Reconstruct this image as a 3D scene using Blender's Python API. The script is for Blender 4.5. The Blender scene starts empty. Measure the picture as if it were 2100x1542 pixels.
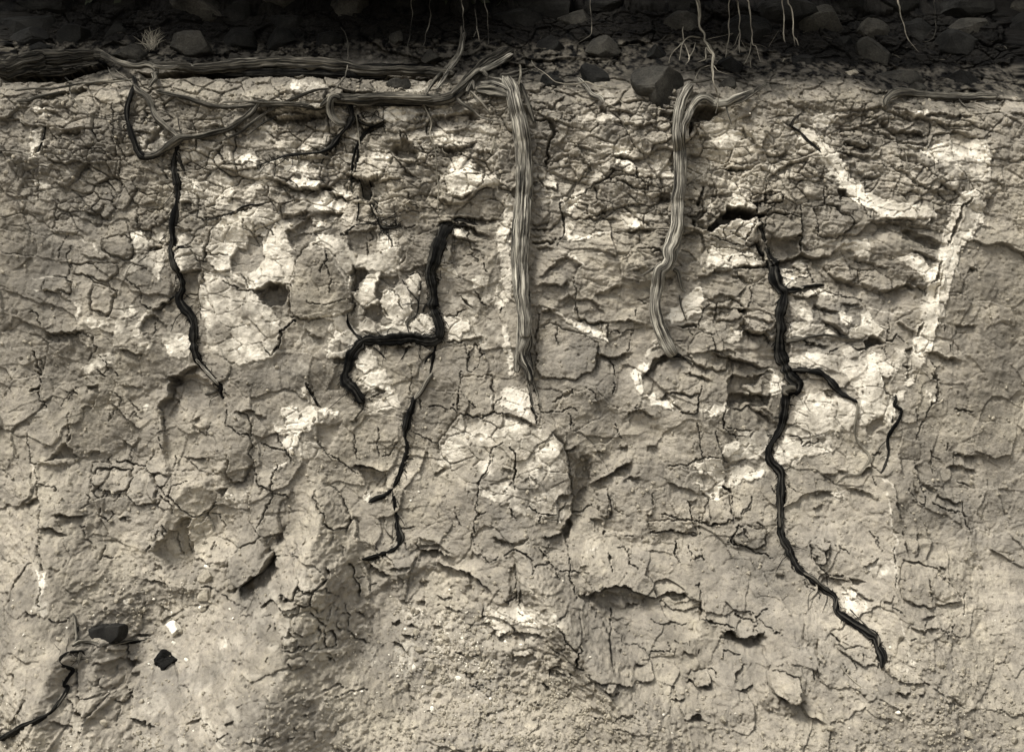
import bpy, math, random, time
import numpy as np
T0 = time.time()
random.seed(7)
RNG = np.random.default_rng(11)
SC = bpy.context.scene
COL = SC.collection

# ------------------------------------------------------------------ camera, sky, sun, exposure
S = 0.002            # metres per photograph pixel on the plane of the bank
D = 6.5              # camera distance from that plane
ZC = 1.60            # camera height
cam_d = bpy.data.cameras.new('camera')
cam_d.sensor_fit = 'HORIZONTAL'; cam_d.sensor_width = 36.0
cam_d.lens = 36.0 * D / (2100 * S)
cam_d.clip_end = 2000.0
cam = bpy.data.objects.new('camera', cam_d); COL.objects.link(cam)
cam.location = (0, -D, ZC); cam.rotation_euler = (math.radians(90), 0, 0)
SC.camera = cam

SUN_EL, SUN_AZ = math.radians(56), math.radians(-136)     # azimuth clockwise from +Y: behind the camera, to its left
world = bpy.data.worlds.new('World'); SC.world = world; world.use_nodes = True
wn = world.node_tree.nodes; wl = world.node_tree.links; wn.clear()
wo = wn.new('ShaderNodeOutputWorld'); wb = wn.new('ShaderNodeBackground')
sky = wn.new('ShaderNodeTexSky'); sky.sky_type = 'NISHITA'; sky.sun_disc = False
sky.sun_elevation = SUN_EL; sky.sun_rotation = SUN_AZ; sky.dust_density = 4.0
hs = wn.new('ShaderNodeHueSaturation'); hs.inputs['Saturation'].default_value = 0.12
wb.inputs['Strength'].default_value = 0.062
wl.new(sky.outputs[0], hs.inputs['Color']); wl.new(hs.outputs[0], wb.inputs[0]); wl.new(wb.outputs[0], wo.inputs[0])
sun_d = bpy.data.lights.new('sun', 'SUN'); sun_d.energy = 1.5; sun_d.angle = math.radians(16); sun_d.color = (1.0, 0.955, 0.88)
sun = bpy.data.objects.new('sun', sun_d); COL.objects.link(sun)
from mathutils import Vector
sdir = Vector((math.sin(SUN_AZ) * math.cos(SUN_EL), math.cos(SUN_AZ) * math.cos(SUN_EL), math.sin(SUN_EL)))
sun.rotation_euler = sdir.to_track_quat('Z', 'Y').to_euler(); sun.location = (-3, -6, 6)
vs = SC.view_settings; vs.view_transform = 'Standard'; vs.look = 'None'; vs.gamma = 1.0; vs.exposure = 1.66
vs.use_curve_mapping = False
SC.render.engine = 'CYCLES'
SC.cycles.max_bounces = 5; SC.cycles.diffuse_bounces = 3; SC.cycles.use_denoising = True

# ------------------------------------------------------------------ traced features
# coordinates are read off 4x enlargements of parts of the photograph ("tiles"); Z turns them into photograph pixels
K = 520.0 / 2100.0
OX = {'A': 50, 'B': 540, 'C': 1030, 'D': 1500}; OY = {'1': 40, '2': 400, '3': 760, '4': 1110}
def P(tile, s):
    """'x,y x,y ...' of a tile -> array of photograph pixels (third value is scaled too)"""
    out = []
    for t in s.split():
        v = [float(q) for q in t.split(',')]
        if tile == 'P': out.append(v)
        else: out.append([OX[tile[0]] + v[0] * K, OY[tile[1]] + v[1] * K] + [q * K for q in v[2:]])
    return np.array(out)

# b height_cm | block standing proud
# c width depth_cm | crack      l side depth_cm reach | stepped edge with the lower ground on that side
# r depth_cm soft | hollow      w white thick_cm | crust patch      s width white | pale seam
FEATURES = {
'P': '''
w .13 .4|905,930 930,880 985,850 1060,850 1110,870 1140,910 1160,970 1168,1030 1150,1070 1100,1060 1040,1040 960,1000 910,970
w .8 1.5|1975,395 2010,385 2008,460 1968,520 1952,560 1928,640 1908,700 1884,755 1860,765 1870,720 1888,640 1903,570 1928,500 1952,440
w .8 1.3|1625,262 1650,258 1690,300 1722,325 1735,350 1760,375 1800,408 1850,425 1910,438 1905,452 1850,448 1800,442 1762,420 1735,395 1715,370 1690,345 1672,320
''',
'A1': '''
r 14 30|-200,470 60,440 300,430 560,400 700,370 720,400 560,445 400,510 60,530 -200,540
r 10 22|900,430 1100,445 1450,440 1800,440 2100,440 2560,450 2900,470 3400,470 3400,500 2800,500 2100,470 1600,490 1250,500 1000,500
r 6 20|1900,750 2200,770 2500,770 2540,830 2200,800 1950,800
c 14 3|175,890 140,1030 90,1120 60,1150
c 8 2|140,1040 190,1055
c 7 1.5|720,700 745,830 750,1000 760,1100 800,1180 770,1260 790,1360 800,1500
l b 2.5 90|200,1180 330,1190 440,1180 560,1240
c 7 1.5|400,1110 480,1080 620,1075 700,1110 760,1100
c 7 1.5|640,1110 690,1155 760,1110
l b 3 60|310,930 400,945 470,920
c 7 1.5|120,1380 110,1480
c 10 2|700,1330 780,1320
c 7 1.5|870,1450 960,1430 1020,1460 1120,1440
r 5 12|990,760 1040,770 1030,850 1000,840
c 7 1.5|1110,1190 1140,1270 1190,1320
c 8 2|1500,1220 1540,1100 1620,1090 1660,1190
c 9 2|1650,1190 1760,1200 1900,1180
l b 3 60|1540,880 1600,890 1660,880
r 4 20|1180,900 1120,990 1000,1090 1020,1010
l b 2 60|60,770 180,750 300,800
l b 4 70|60,620 170,650 330,600 480,570
l b 3 60|380,580 520,560
c 7 1.5|1300,1180 1410,1200 1480,1290
w .7 .9|60,940 130,880 170,900 160,1000 130,1120 60,1180
w .5 .8|960,980 1050,960 1120,900 1180,1000 1200,1090 1060,1130 990,1130
w .4 .5|80,720 180,750 230,800 120,800
w .35 .5|80,1340 180,1390 280,1460 300,1520 190,1450
w .5 .8|1280,1290 1440,1320 1470,1430 1440,1535 1290,1535
w .8 1|1780,1500 1860,1390 1990,1320 2030,1340 1940,1430 1850,1500
w .8 1|2000,1370 2100,1360 2100,1420 2030,1410
w .55 .8|1500,1400 1640,1370 1720,1420 1690,1530 1500,1535
w .6 1|1510,1150 1580,1130 1640,1130 1660,1200 1600,1220 1520,1210
w .55 .8|1680,1120 1900,1140 1950,1200 1850,1180 1700,1170
w .35 .7|1820,950 1880,930 1900,1010 1850,1030
w .35 .7|1960,890 2030,880 2030,940 1970,950
w .35 .7|1310,1060 1420,1040 1480,1100 1400,1150 1330,1130
s 14 .45|60,1230 200,1220 400,1260
s 10 .4|300,830 420,900
''',
'B1': '''
l b 8 90|0,780 130,810 250,815 420,800 560,820
l b 4 80|1370,850 1440,815 1600,790 1760,765
c 16 3|1370,850 1350,900 1350,960
l b 5 80|1440,1050 1560,1050 1680,1040 1760,1010
r 4 18|1490,1060 1650,1060 1670,1110 1500,1090
r 4 14|1760,1080 1880,1080 1920,1150 1910,1260 1840,1270 1750,1220
r 7 30|1060,1060 1150,970 1240,1020 1310,1130 1280,1180 1130,1180 1060,1130
l b 7 110|690,1280 760,1290 860,1320 960,1290
r 9 20|780,1320 910,1330 910,1430 880,1500 810,1440
r 6 16|470,1360 570,1400 560,1430 480,1420
l b 6 90|80,1330 200,1360 260,1390 440,1390 520,1360
l b 5 70|560,1440 700,1480
c 9 2|480,1200 470,1280 510,1350
c 9 2|210,850 210,930
c 8 2|120,860 120,940 200,940 330,930
c 8 2|330,870 370,900 420,890 420,930
c 8 2|380,1190 420,1160 480,1190
c 10 2|740,1050 730,1280 700,1400
c 10 2|780,1100 760,1280
l b 5 60|770,800 850,860 930,870 1000,840
r 5 25|800,880 920,900 860,960 800,1010
c 8 2|1240,1020 1300,1090 1450,1100
l b 3 60|1180,1250 1260,1300
l b 4 70|1180,1200 1260,1170 1310,1160
c 10 2|1140,1040 1130,930 1180,950 1200,1000
l b 3 60|1560,1480 1650,1480 1730,1440
c 8 2|1840,1290 1810,1370 1780,1410
c 8 2|1910,1280 1950,1330
c 8 1.5|1060,1180 1040,1270 980,1300
l b 3 60|940,1350 1080,1330 1150,1320
w .9 1.2|1580,1190 1650,1150 1720,1200 1740,1290 1850,1300 1940,1310 1950,1420 1850,1380 1740,1430 1640,1460 1570,1440 1490,1330 1580,1300
w .55 .6|920,770 1080,720 1270,740 1290,800 1200,850 1050,850
w .6 .8|1480,740 1600,680 1600,720 1500,770
w .55 1|60,1000 300,1020 500,990 560,1000 500,1060 300,1090 150,1080
w .75 1.2|80,1190 160,1160 380,1160 400,1210 520,1240 640,1220 690,1230 600,1270 470,1260 430,1290 300,1260 200,1240
w .95 1.5|250,1320 350,1290 470,1340 450,1380 330,1380
w .95 1.5|400,1480 520,1470 690,1500 660,1540 560,1590 480,1590 410,1540
w .8 1|300,1430 400,1470 390,1535 310,1500
w .7 1|30,1370 130,1370 90,1420
w .8 1|560,1380 640,1370 700,1420 690,1470 600,1440
w .35 .8|780,1180 900,1150 1020,1140 1060,1160 980,1280 860,1300 790,1250
w .35 .6|1380,960 1480,900 1700,870 1900,900 2000,960 1760,1000 1560,1020 1400,1030
w .4 .6|230,500 400,500 520,550 420,620 250,600
w .35 .6|1050,480 1250,470 1370,560 1240,610 1120,560
''',
'C1': '''
b 1.5|400,1200 520,1160 660,1170 700,1250 640,1300 480,1280 380,1250
b 2|880,1320 1000,1290 1180,1350 1190,1390 1080,1380 1000,1340 900,1350
b 1.5|1120,1330 1240,1300 1240,1350 1190,1380
r 12 20|1580,740 1800,720 1850,760 1740,850 1600,870 1540,1000 1520,870
r 6 15|1300,770 1420,780 1400,860 1280,830
c 22 4|290,830 400,850 440,960 390,1030 390,1150 370,1200
c 8 1.5|280,720 450,740 600,710 760,740 900,740
c 15 3|870,1240 930,1250 860,1310 760,1350
c 10 2|930,1250 1060,1290 1110,1270
c 9 2|1110,1230 1120,1310 1200,1350
c 9 2|1010,1340 1080,1390 1200,1400 1200,1330
c 10 2.5|760,1340 680,1430 580,1470 500,1530
l b 2.5 70|930,860 1080,890 1240,910 1330,940
l b 4 70|900,1130 1050,1150 1160,1150
l b 2 60|580,1060 680,1070 760,1100
c 7 1.5|500,1140 560,1150 540,1200
c 8 2|690,1180 720,1240
l b 3 60|350,670 420,710 520,640
r 5 12|800,750 860,740 860,790 800,790
l b 3 70|1640,960 1700,960 1760,1000
l b 3 60|1560,1110 1640,1120
l b 4 70|1850,1230 1940,1240 2020,1220
c 20 4|1660,1380 1640,1480 1610,1535
r 5 20|1280,1440 1390,1460 1390,1500 1300,1490
l b 2.5 60|400,1390 470,1390 480,1330
c 8 1.5|280,1290 330,1360 400,1400
w .7 1|820,1200 900,1190 850,1250 760,1340 700,1420 600,1510 560,1510 640,1410 720,1300
w .75 1|980,1250 1100,1230 1110,1270 1010,1285
w .75 1|1120,1250 1200,1260 1280,1300 1150,1285
w .7 1|930,1195 1040,1180 1100,1210 960,1215
w .65 .8|800,1050 960,1040 1090,1110 1000,1120 850,1110
w .55 .8|640,830 750,800 900,820 1160,860 1060,880 900,850 720,860
w .55 1|1640,920 1760,870 1900,880 2000,960 1900,1060 1880,1110 1760,1030
w .8 1|1880,1440 1960,1430 2040,1440 2000,1490 1900,1480
w .5 .8|1220,1200 1380,1190 1410,1300 1320,1300
w .45 .7|1560,1250 1700,1280 1840,1330 1740,1360 1600,1320
w .45 .7|250,1130 300,1130 330,1250 440,1290 460,1370 330,1370 260,1300
w .6 .7|1130,1050 1150,1030 1160,1080 1130,1090
''',
'D1': '''
b 2|440,1240 520,1190 640,1200 740,1250 740,1340 560,1340 440,1300
b 2|170,1435 285,1435 285,1505 170,1500
b 2|300,1435 415,1435 415,1500 300,1505
b 2.5|990,1010 1060,985 1120,1010 1130,1060 1050,1050
l b 5 80|1240,830 1320,880 1360,930 1450,930 1560,950 1620,970
c 14 4|1360,930 1380,1060
l b 5 60|970,990 1050,1040 1170,1060
l b 3 60|1100,1000 1170,1060
c 9 2|870,910 960,940
l b 3 60|330,1290 380,1230 480,1190 600,1190 720,1240
l b 3.5 60|290,1090 400,1110 460,1080
l b 4 60|0,1230 100,1240
l b 3 50|1100,1310 1190,1300
c 7 1.5|1160,1190 1280,1230 1400,1230
l b 2.5 60|480,690 560,720 640,750
r 6 18|870,1410 940,1400 990,1470 900,1490
c 10 2.5|170,1420 165,1500
c 10 2.5|290,1330 285,1535
c 9 2|170,1430 300,1430 420,1430
c 10 2.5|170,1500 290,1510 400,1505
c 9 2|420,1430 420,1510
c 8 2|770,1380 770,1535
l b 2 80|860,880 960,900 1100,880 1230,850
l b 2 90|860,800 1000,790 1140,800 1280,860
l b 2 90|900,740 1010,760 1200,740 1400,800 1560,860
l b 2.5 90|1410,790 1560,810 1750,790 2020,800
l b 2 90|1700,870 1850,880 2020,870
l b 2 90|1390,1000 1560,1040 1620,1040
l b 2 80|1260,1180 1420,1280 1560,1380 1800,1440
l b 2.5 80|880,1110 1000,1100 1160,1150
l b 3 60|100,890 150,960
c 9 2|420,850 480,890 620,990 730,1090
r 3 20|1310,1130 1540,1130 1560,1230 1420,1200
c 8 1.5|1100,1330 1120,1400 1200,1400
w .85 1.4|510,850 600,880 700,960 790,1060 900,1140 920,1230 1000,1330 1120,1460 1300,1535 1100,1535 980,1450 900,1330 840,1230 740,1150 740,1090 640,970 520,890
w .5 1|1560,1100 1720,1040 1820,1000 1900,1060 2010,1000 2140,1010 2140,1350 1900,1330 1830,1400 1760,1280 1700,1180
w .45 .7|660,850 720,770 860,780 850,850 760,900 700,900
w .45 .6|150,960 300,940 420,900 540,960 460,1010 300,1000
w .5 .7|0,960 80,970 110,1010 0,1010
w .5 .7|1440,820 1560,770 1640,790 1560,820
w .45 .7|0,1350 160,1340 300,1330 280,1390 120,1400 0,1400
w .6 .7|760,1290 820,1290 830,1320 780,1330
s 16 .4|280,1110 500,1190 560,1250
s 14 .35|1000,1230 1250,1330 1500,1430 1700,1440
''',
'A2': '''
b 1.5|590,750 690,740 780,790 720,960 690,1020 580,960 570,860
b 1.5|650,370 760,340 880,350 910,470 880,540 740,500 660,450
b 1.5|980,180 1130,120 1180,200 1050,280 990,280
b 1.5|380,570 560,570 760,570 790,640 700,720 560,690 400,640
b 1.5|180,680 320,680 390,740 390,820 290,800 170,790
c 7 1.5|720,0 745,90
l b 4 60|1070,960 1150,900 1230,865
l b 5 80|180,1130 260,1160 330,1130 430,1150 500,1130
r 4 18|1020,430 1080,410 1150,420 1140,450 1060,460 1000,520
l b 4 90|1310,660 1380,630 1470,630
l b 2 60|1560,650 1640,640 1700,610
c 10 2|1640,720 1760,770 1910,795
l b 5 80|1910,795 2030,740 2100,720
l b 2.5 80|800,1290 870,1290 940,1330 1010,1345
l b 5 90|1190,1530 1300,1490 1370,1420 1420,1400 1440,1420
l b 1.5 70|140,800 270,800 340,860 400,890
l b 1.5 60|480,490 600,520 710,530
c 9 2|330,330 310,400 290,460 285,510
c 7 1.5|390,440 355,490 370,640
l b 1.5 70|200,270 330,320 410,330 460,360
c 9 2|950,80 960,170 950,240 980,290 1030,380
c 8 1.5|960,180 1020,125 1140,110
c 8 1.5|1120,190 1050,290 1040,390
c 9 2|580,740 545,700 540,660
l r 2 60|580,750 570,860 565,1000
c 7 1.5|580,750 650,740 780,780
c 7 1.5|565,975 640,990 700,1020
l b 2 60|390,740 410,790 390,820
c 7 1.5|340,690 390,740
c 7 1.5|500,1130 560,1180 600,1230 640,1270
c 8 1.5|630,1270 590,1310 540,1360
c 7 1.5|60,970 120,985 150,1040 160,1090
c 14 3|60,1290 90,1400 150,1520
c 8 1.5|60,1330 130,1370 140,1450
c 9 2|1500,630 1490,690 1450,790 1450,860 1455,1040
c 7 1.5|1310,840 1440,800
l r 1.5 40|1500,650 1470,760
c 7 1.5|970,770 980,830 950,890
c 7 1.5|870,690 960,770
c 9 2|960,890 1010,920 1060,940
c 9 2|1420,210 1560,200 1640,180 1700,160 1820,100 1980,70
c 10 2|1410,230 1440,60 1440,0
r 3 16|1290,80 1380,60 1390,170 1300,170
l b 2 50|1270,300 1400,320
c 12 2.5|1490,550 1500,490 1540,350 1580,270 1640,200
c 8 2|1560,490 1640,480 1680,490
c 8 2|1560,490 1530,450
c 8 2|1420,480 1450,550 1520,550
c 8 2|1590,640 1550,600
c 9 2|1250,450 1320,440 1390,450
r 3 14|1010,1010 1080,990 1200,1080 1190,1150 1100,1160 1060,1210 990,1150 975,1080
c 8 2|1080,1050 1080,1150
c 8 2|1810,650 1850,760
c 7 1.5|1800,180 1830,270 1900,310 1980,360
c 7 1.5|1910,240 1900,290
c 7 1.5|1960,230 2030,310 2070,330
l b 1 40|700,1430 770,1440
c 8 1.5|640,1330 720,1420 690,1490
c 7 1.5|780,1450 800,1510
c 9 2|1980,1270 2030,1320 2090,1270 2100,1180
l b 2 90|520,150 570,170 640,160 700,210
l b 2 60|540,110 600,150 670,90
c 8 1.5|220,260 230,200 300,140
c 7 1.5|230,70 230,190
c 7 1.5|860,210 890,330 910,440 920,480
r 2 14|1310,660 1470,640 1450,850 1440,1040 1400,1000 1320,850
r 3.5 8|1840,340 1950,320 1980,400 1990,540 1920,640 1720,630 1710,510 1760,440 1840,450
r 1.5 12|1240,700 1310,830 1270,860 1220,830
w .46 1|1500,660 1560,650 1650,640 1760,770 1900,800 1940,830 2020,920 2060,1000 2100,1090 2090,1200 2050,1340 1930,1370 1880,1390 1760,1390 1640,1330 1560,1270 1510,1180 1480,1050 1460,900 1460,780
w .75 1.2|1520,500 1570,300 1650,190 1760,140 1900,100 2020,130 2100,180 2220,260 2240,310 2170,300 2120,360 2170,470 2240,500 2240,700 2130,710 2030,740 1920,790 1850,760 1700,680 1590,640 1540,580
w .5 .8|830,680 900,560 1000,500 1060,470 1150,470 1160,560 1130,700 1060,640 980,600 900,640
w .5 .8|880,560 1080,470 1100,560 1020,620
w .45 .7|1280,320 1400,330 1420,390 1500,420 1480,540 1440,560 1330,640 1270,560 1260,480
w .4 .7|1150,1170 1250,1150 1350,1160 1380,1250 1360,1330 1250,1340 1180,1260
w .6 .8|700,1030 760,1050 830,1040 880,1100 940,1080 990,1000 1020,950 960,1140 880,1220 800,1270 740,1200 780,1120
w .5 .8|740,960 830,870 880,900 940,960 900,1020 800,1030 720,1020
w .45 .7|900,310 1000,300 1040,380 1060,400 1000,420 920,450
w .5 .7|960,430 1060,400 1000,470 940,510
w .55 .8|920,1230 1050,1240 1060,1290 980,1310
w .35 .6|480,1440 560,1370 660,1320 780,1340 760,1400 640,1420 560,1480
w .35 .5|480,1070 560,1040 660,1060 700,1100 600,1110
w .5 .7|430,900 470,920 490,990 470,1010
w .5 .7|1060,350 1140,330 1140,390 1080,400
s 12 .6|1150,480 1140,700
s 14 .5|200,270 330,320 440,360 560,410 640,480 720,510
s 12 .5|100,790 280,800 350,870
s 12 .4|70,690 180,680 330,660
s 12 .45|880,600 930,520
s 10 .5|1800,1280 880,1160
''',
'B2': '''
b 2.5|215,1000 225,820 240,650 290,520 370,430 470,440 570,500 640,600 710,720 735,830 740,960 600,1010 400,1020
r 6 12|735,610 800,620 870,650 840,700 780,790 740,800
r 3 10|690,290 760,300 940,270 945,420 900,510 800,510 700,420
r 3 10|830,930 1000,910 1000,1080 940,1080 880,1020 830,1000
r 2.5 10|950,690 1120,700 1130,740 1080,800 1010,820 980,880 940,850
r 3 10|200,290 260,270 380,190 410,330 350,410 250,420 190,340
r 1.5 12|1560,400 1650,380 1800,480 1840,560 1720,640 1620,640 1560,560
r 6 12|-10,780 60,720 180,740 200,850 150,930 40,940 -30,880
l b 5 60|1440,270 1470,230 1600,220 1700,240 1800,300 1870,320
l b 3.5 60|1550,345 1660,360 1760,385
l b 3 70|1540,180 1750,185 1960,200
r 4 14|580,1370 620,1340 680,1340 690,1390 590,1400
c 14 3|1640,840 1690,890 1750,930
l l 4 60|270,1040 225,940 225,820 195,740
c 14 3|265,1035 200,1080 130,1140 110,1250 60,1310
c 8 2|500,470 540,600 560,720 570,800
c 8 1.5|500,470 530,540 480,640
c 9 2|750,600 730,700 740,800
c 7 1.5|370,870 430,900 570,910 740,850
c 8 1.5|760,880 720,1000
l b 2 60|350,1110 450,1170 500,1180
c 7 1.5|850,400 850,510
c 7 1.5|870,380 900,300
c 7 1.5|1010,300 1060,400 1070,440
c 8 2|980,290 1060,270 1130,260 1250,265
c 12 2.5|900,60 920,160 960,250 990,290
c 9 2|780,200 880,230 950,230
c 8 2|640,330 720,280 760,250
l b 4 70|470,140 540,150 660,150
l b 3 70|150,170 260,160 380,150
c 9 2|1210,0 1220,80 1280,110
c 7 1.5|1180,150 1290,150
c 7 1.5|1130,140 1290,120 1500,130
l b 3 70|1470,30 1540,60 1580,60
c 7 1.5|1680,260 1690,340 1720,440 1790,470 1840,540
c 7 1.5|1660,500 1720,480 1780,560
c 7 1.5|1500,560 1580,560
c 8 1.5|1840,560 1860,640
c 9 2|1740,790 1800,890 1870,930
c 8 2|1510,1010 1600,1000 1690,940
c 10 2|1500,1220 1650,1210
l b 2.5 60|1640,1200 1760,1180 1830,1175
c 9 2|1750,1220 1700,1300 1690,1460 1740,1480 1780,1430 1790,1350 1815,1330 1750,1220
r 1.2 6|1750,1220 1700,1300 1690,1460 1740,1480 1780,1430 1790,1350 1815,1330
c 8 1.5|1650,1230 1670,1300 1690,1330
c 14 3|1960,920 1960,990
c 8 2|1480,620 1440,760
l b 3 60|1080,1270 1120,1240 1220,1250
c 7 1.5|1060,800 1130,850 1160,960
c 6 1.5|1050,1000 1010,940
c 7 1.5|20,280 90,330
w .6 1|430,370 480,355 530,345 640,360 680,410 760,500 850,520 930,500 960,400 1020,330 1080,340 1110,460 1120,560 1140,690 1050,660 960,650 860,620 780,600 740,590 740,700 770,820 740,820 690,700 640,600 570,490 480,440 400,420
w .75 1|90,290 170,280 200,370 240,430 280,440 200,460 120,430
w .8 1.2|780,820 830,760 860,660 960,660 950,780 930,850 960,890 870,920 800,900
w .75 1.2|1010,820 1060,800 1110,790 1170,760 1220,830 1230,900 1220,1000 1200,1030 1100,1040 1020,1000 1000,920
w .75 1|1190,700 1260,640 1300,700 1290,830 1250,830 1200,770
w .7 1|920,1150 1000,1110 1080,1060 1170,1040 1190,1070 1210,1160 1000,1170
w .75 1|1220,1060 1300,1000 1370,1010 1420,1080 1410,1150 1300,1170 1230,1140
w .55 1|790,1060 860,1030 940,1060 940,1120 860,1170 780,1140
w .8 1|500,1010 560,1000 640,990 690,1010 700,1070 760,1150 780,1240 740,1290 700,1290 690,1230 640,1200 560,1240 540,1280 560,1200 600,1190 560,1130 600,1060
w .8 1|560,1290 640,1310 690,1310 690,1340 600,1350 550,1330
w .7 1|760,1380 800,1300 850,1280 920,1290 960,1430 920,1450 850,1460 790,1420
w .95 1.2|1500,1010 1600,1010 1720,1050 1720,1110 1640,1130 1640,1200 1580,1210 1520,1200
w .75 .8|1530,440 1560,440 1560,560 1600,640 1620,680 1540,690 1520,660 1480,620 1470,560
w .6 .8|1940,280 2020,230 2040,330 2040,500 2060,700 2040,850 2000,930 1940,930 1880,880 1930,780 1990,600
w .5 .7|2000,0 2060,0 2070,120 2060,280 2000,230
w .5 .7|1960,950 2000,980 2020,1200 2060,1300 2060,1500 2020,1400 1990,1200
w .5 .7|1730,700 1800,660 1850,700 1830,760 1740,760
w .5 .7|980,20 1060,40 1060,120 1100,190 1130,220 1080,260 1000,230 980,150
w .6 .7|640,180 740,180 740,240 680,250
w .55 .7|410,230 470,230 490,270 430,280
w .5 .7|550,170 600,170 600,220 560,210
w .4 .6|1060,460 1100,440 1110,540 1000,530
w .6 .7|790,920 830,950 830,1010 800,1020
w .45 .7|1530,280 1600,270 1680,280 1660,350 1560,340
s 14 .6|290,520 240,650 240,740 190,760 230,830
s 12 .5|340,450 500,430 600,550 700,740 740,840
s 9 .6|1110,440 1120,560 1120,690
s 10 .5|340,1000 340,1300
''',
'C2': '''
b 2|560,120 640,40 800,40 860,110 740,200 600,210 540,180
b 2|1640,1140 1740,1150 1760,1290 1900,1350 1850,1450 1700,1440 1570,1380 1560,1250
b 2|290,1120 380,1080 560,1120 700,1190 780,1240 780,1420 600,1520 300,1520 260,1300
b 2|640,1040 760,1080 870,1070 870,1160 780,1090 680,1060
r 5 10|240,385 330,385 420,395 420,415 240,410
c 12 2.5|240,285 400,285
l b 2.5 60|350,640 440,560 560,520 660,575 625,660
c 12 3|500,60 490,120 520,210 510,340 450,410
l b 5 70|1040,300 1100,290 1160,265 1230,300
c 12 2.5|1110,430 1230,440 1320,465
c 9 2|1220,465 1330,470
r 12 14|1700,300 1780,180 1880,100 2000,110 2100,130 2180,150 2180,195 2060,190 1960,200 1860,240 1740,310
l b 3 60|310,980 400,970 450,960
l b 2 70|470,920 560,830 620,860 720,860 800,930 850,1010
l b 3.5 60|630,1020 740,1060 870,1050
l b 2.5 60|920,1060 1060,1050 1180,1080
l b 3.5 70|790,1310 870,1340 990,1320 1080,1300
l r 2 60|790,1310 780,1450
c 9 2|880,1350 920,1400 930,1500
r 4 14|1450,1080 1530,1060 1640,1060 1620,1090 1480,1110
r 6 10|1940,950 2030,950 2020,980 1960,980
l b 6 60|2000,1110 2060,1130 2160,1140
l b 5 80|1750,1310 1860,1340 1980,1370 2100,1400
l b 2 70|1690,860 1800,820 1880,840 1970,910
l b 3.5 110|1170,1520 1230,1380 1320,1320 1480,1330 1560,1390
c 9 2|1290,1330 1380,1330
l b 2 80|1570,1390 1700,1450
c 10 2|1440,1220 1500,1210
l b 2.5 70|290,760 400,740 500,760 560,700
l b 2 70|310,680 380,620
l b 2 80|760,830 840,800 960,760
l b 2 70|860,780 1000,770
l b 2 70|1160,600 1060,640
c 9 2|1660,0 1660,140 1740,170
l b 3 60|1540,160 1600,160 1660,130
r 4 16|1580,200 1660,220 1700,300 1620,300 1570,260
c 8 2|1730,340 1860,380 2000,420 
c 8 2|1860,230 1850,310 1870,370
c 10 2|2090,220 2060,310 2020,350 1980,350
c 8 2|1740,430 1880,430 2000,470
c 8 2|1860,560 1910,500 2010,490 2100,510
r 5 18|1900,600 2000,570 2100,570 2200,570 2240,590 2100,610
l b 2 80|1600,700 1750,640 1900,610
l b 2.5 80|1700,930 1850,930 1930,950
l b 2 60|1710,970 1850,970
c 7 1.5|1640,1080 1660,950 1720,880
c 7 1.5|1750,1170 1760,1290 1730,1300
c 7 1.5|1540,1100 1580,1160
l b 2 90|780,70 860,110 
r 4 10|820,130 880,130 870,155 830,155
l b 2 60|740,210 830,200 960,210
l b 2 60|280,450 400,440
l b 2 90|240,240 370,230
c 7 1.5|610,680 610,860 620,960 640,1020
c 7 1.5|450,1070 430,1180 450,1230
c 7 1.5|900,1130 1080,1110 1060,1170 1040,1280
c 10 2|300,1000 290,1100 260,1180
c 7 1.5|1100,1030 1130,940
c 7 1.5|1120,870 1200,910
l b 2 80|1340,700 1420,690
r 3 20|1180,1500 1220,1400 1330,1330 1420,1340 1340,1380 1250,1450
c 12 2.5|420,400 450,370 490,370
w .9 1|1730,330 1860,240 1960,200 2060,190 2100,240 2060,340 1990,400 1880,360
w .95 1.2|1690,560 1770,430 1900,430 2050,480 2100,520 2180,590 2090,575 2000,565 1890,600 1790,600 1700,620
w .8 1|1480,870 1590,810 1640,740 1660,830 1640,950 1540,1000 1400,1060 1360,1030 1400,960
w .8 1.2|420,970 480,990 600,1060 700,1070 790,1090 860,1160 880,1220 760,1160 650,1120 520,1020
w .8 1|510,340 520,280 580,250 600,290 540,340
w .8 1|530,350 700,355 800,340 880,320 760,372 700,380 560,372
w .75 1|460,470 560,490 620,520 670,575 600,540 520,505
w .55 1|960,170 1060,190 1160,220 1120,270 1030,250
w .75 1|490,30 580,20 640,10 620,50 500,60
w .5 .8|250,30 400,10 450,0 380,60 300,80
w .5 .7|1000,120 1150,150 1300,160 1390,150 1390,190 1200,190 1080,170
w .55 .8|1640,1080 1720,1060 1860,1080 1820,1130 1740,1120
w .4 .6|1780,1140 1900,1110 2000,1130 1960,1220 1840,1220
w .35 .6|1150,690 1200,660 1260,660 1230,710 1170,720
w .75 .9|1240,1230 1290,1200 1290,1240 1210,1300 1190,1350
w .9 1|1070,1500 1150,1380 1190,1400 1150,1560 1130,1580 1100,1540
w .75 .8|1660,30 1720,40 1720,110 1670,100
w .8 .9|1880,20 2020,10 2060,50 2050,95 1960,90 1880,90
w .5 .8|1330,280 1390,290 1390,330
w .45 .7|500,130 540,60 700,0 560,180
s 8 .55|615,680 610,900 590,1000
s 10 .4|1650,330 1640,660
s 10 .5|790,500 880,480
''',
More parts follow.
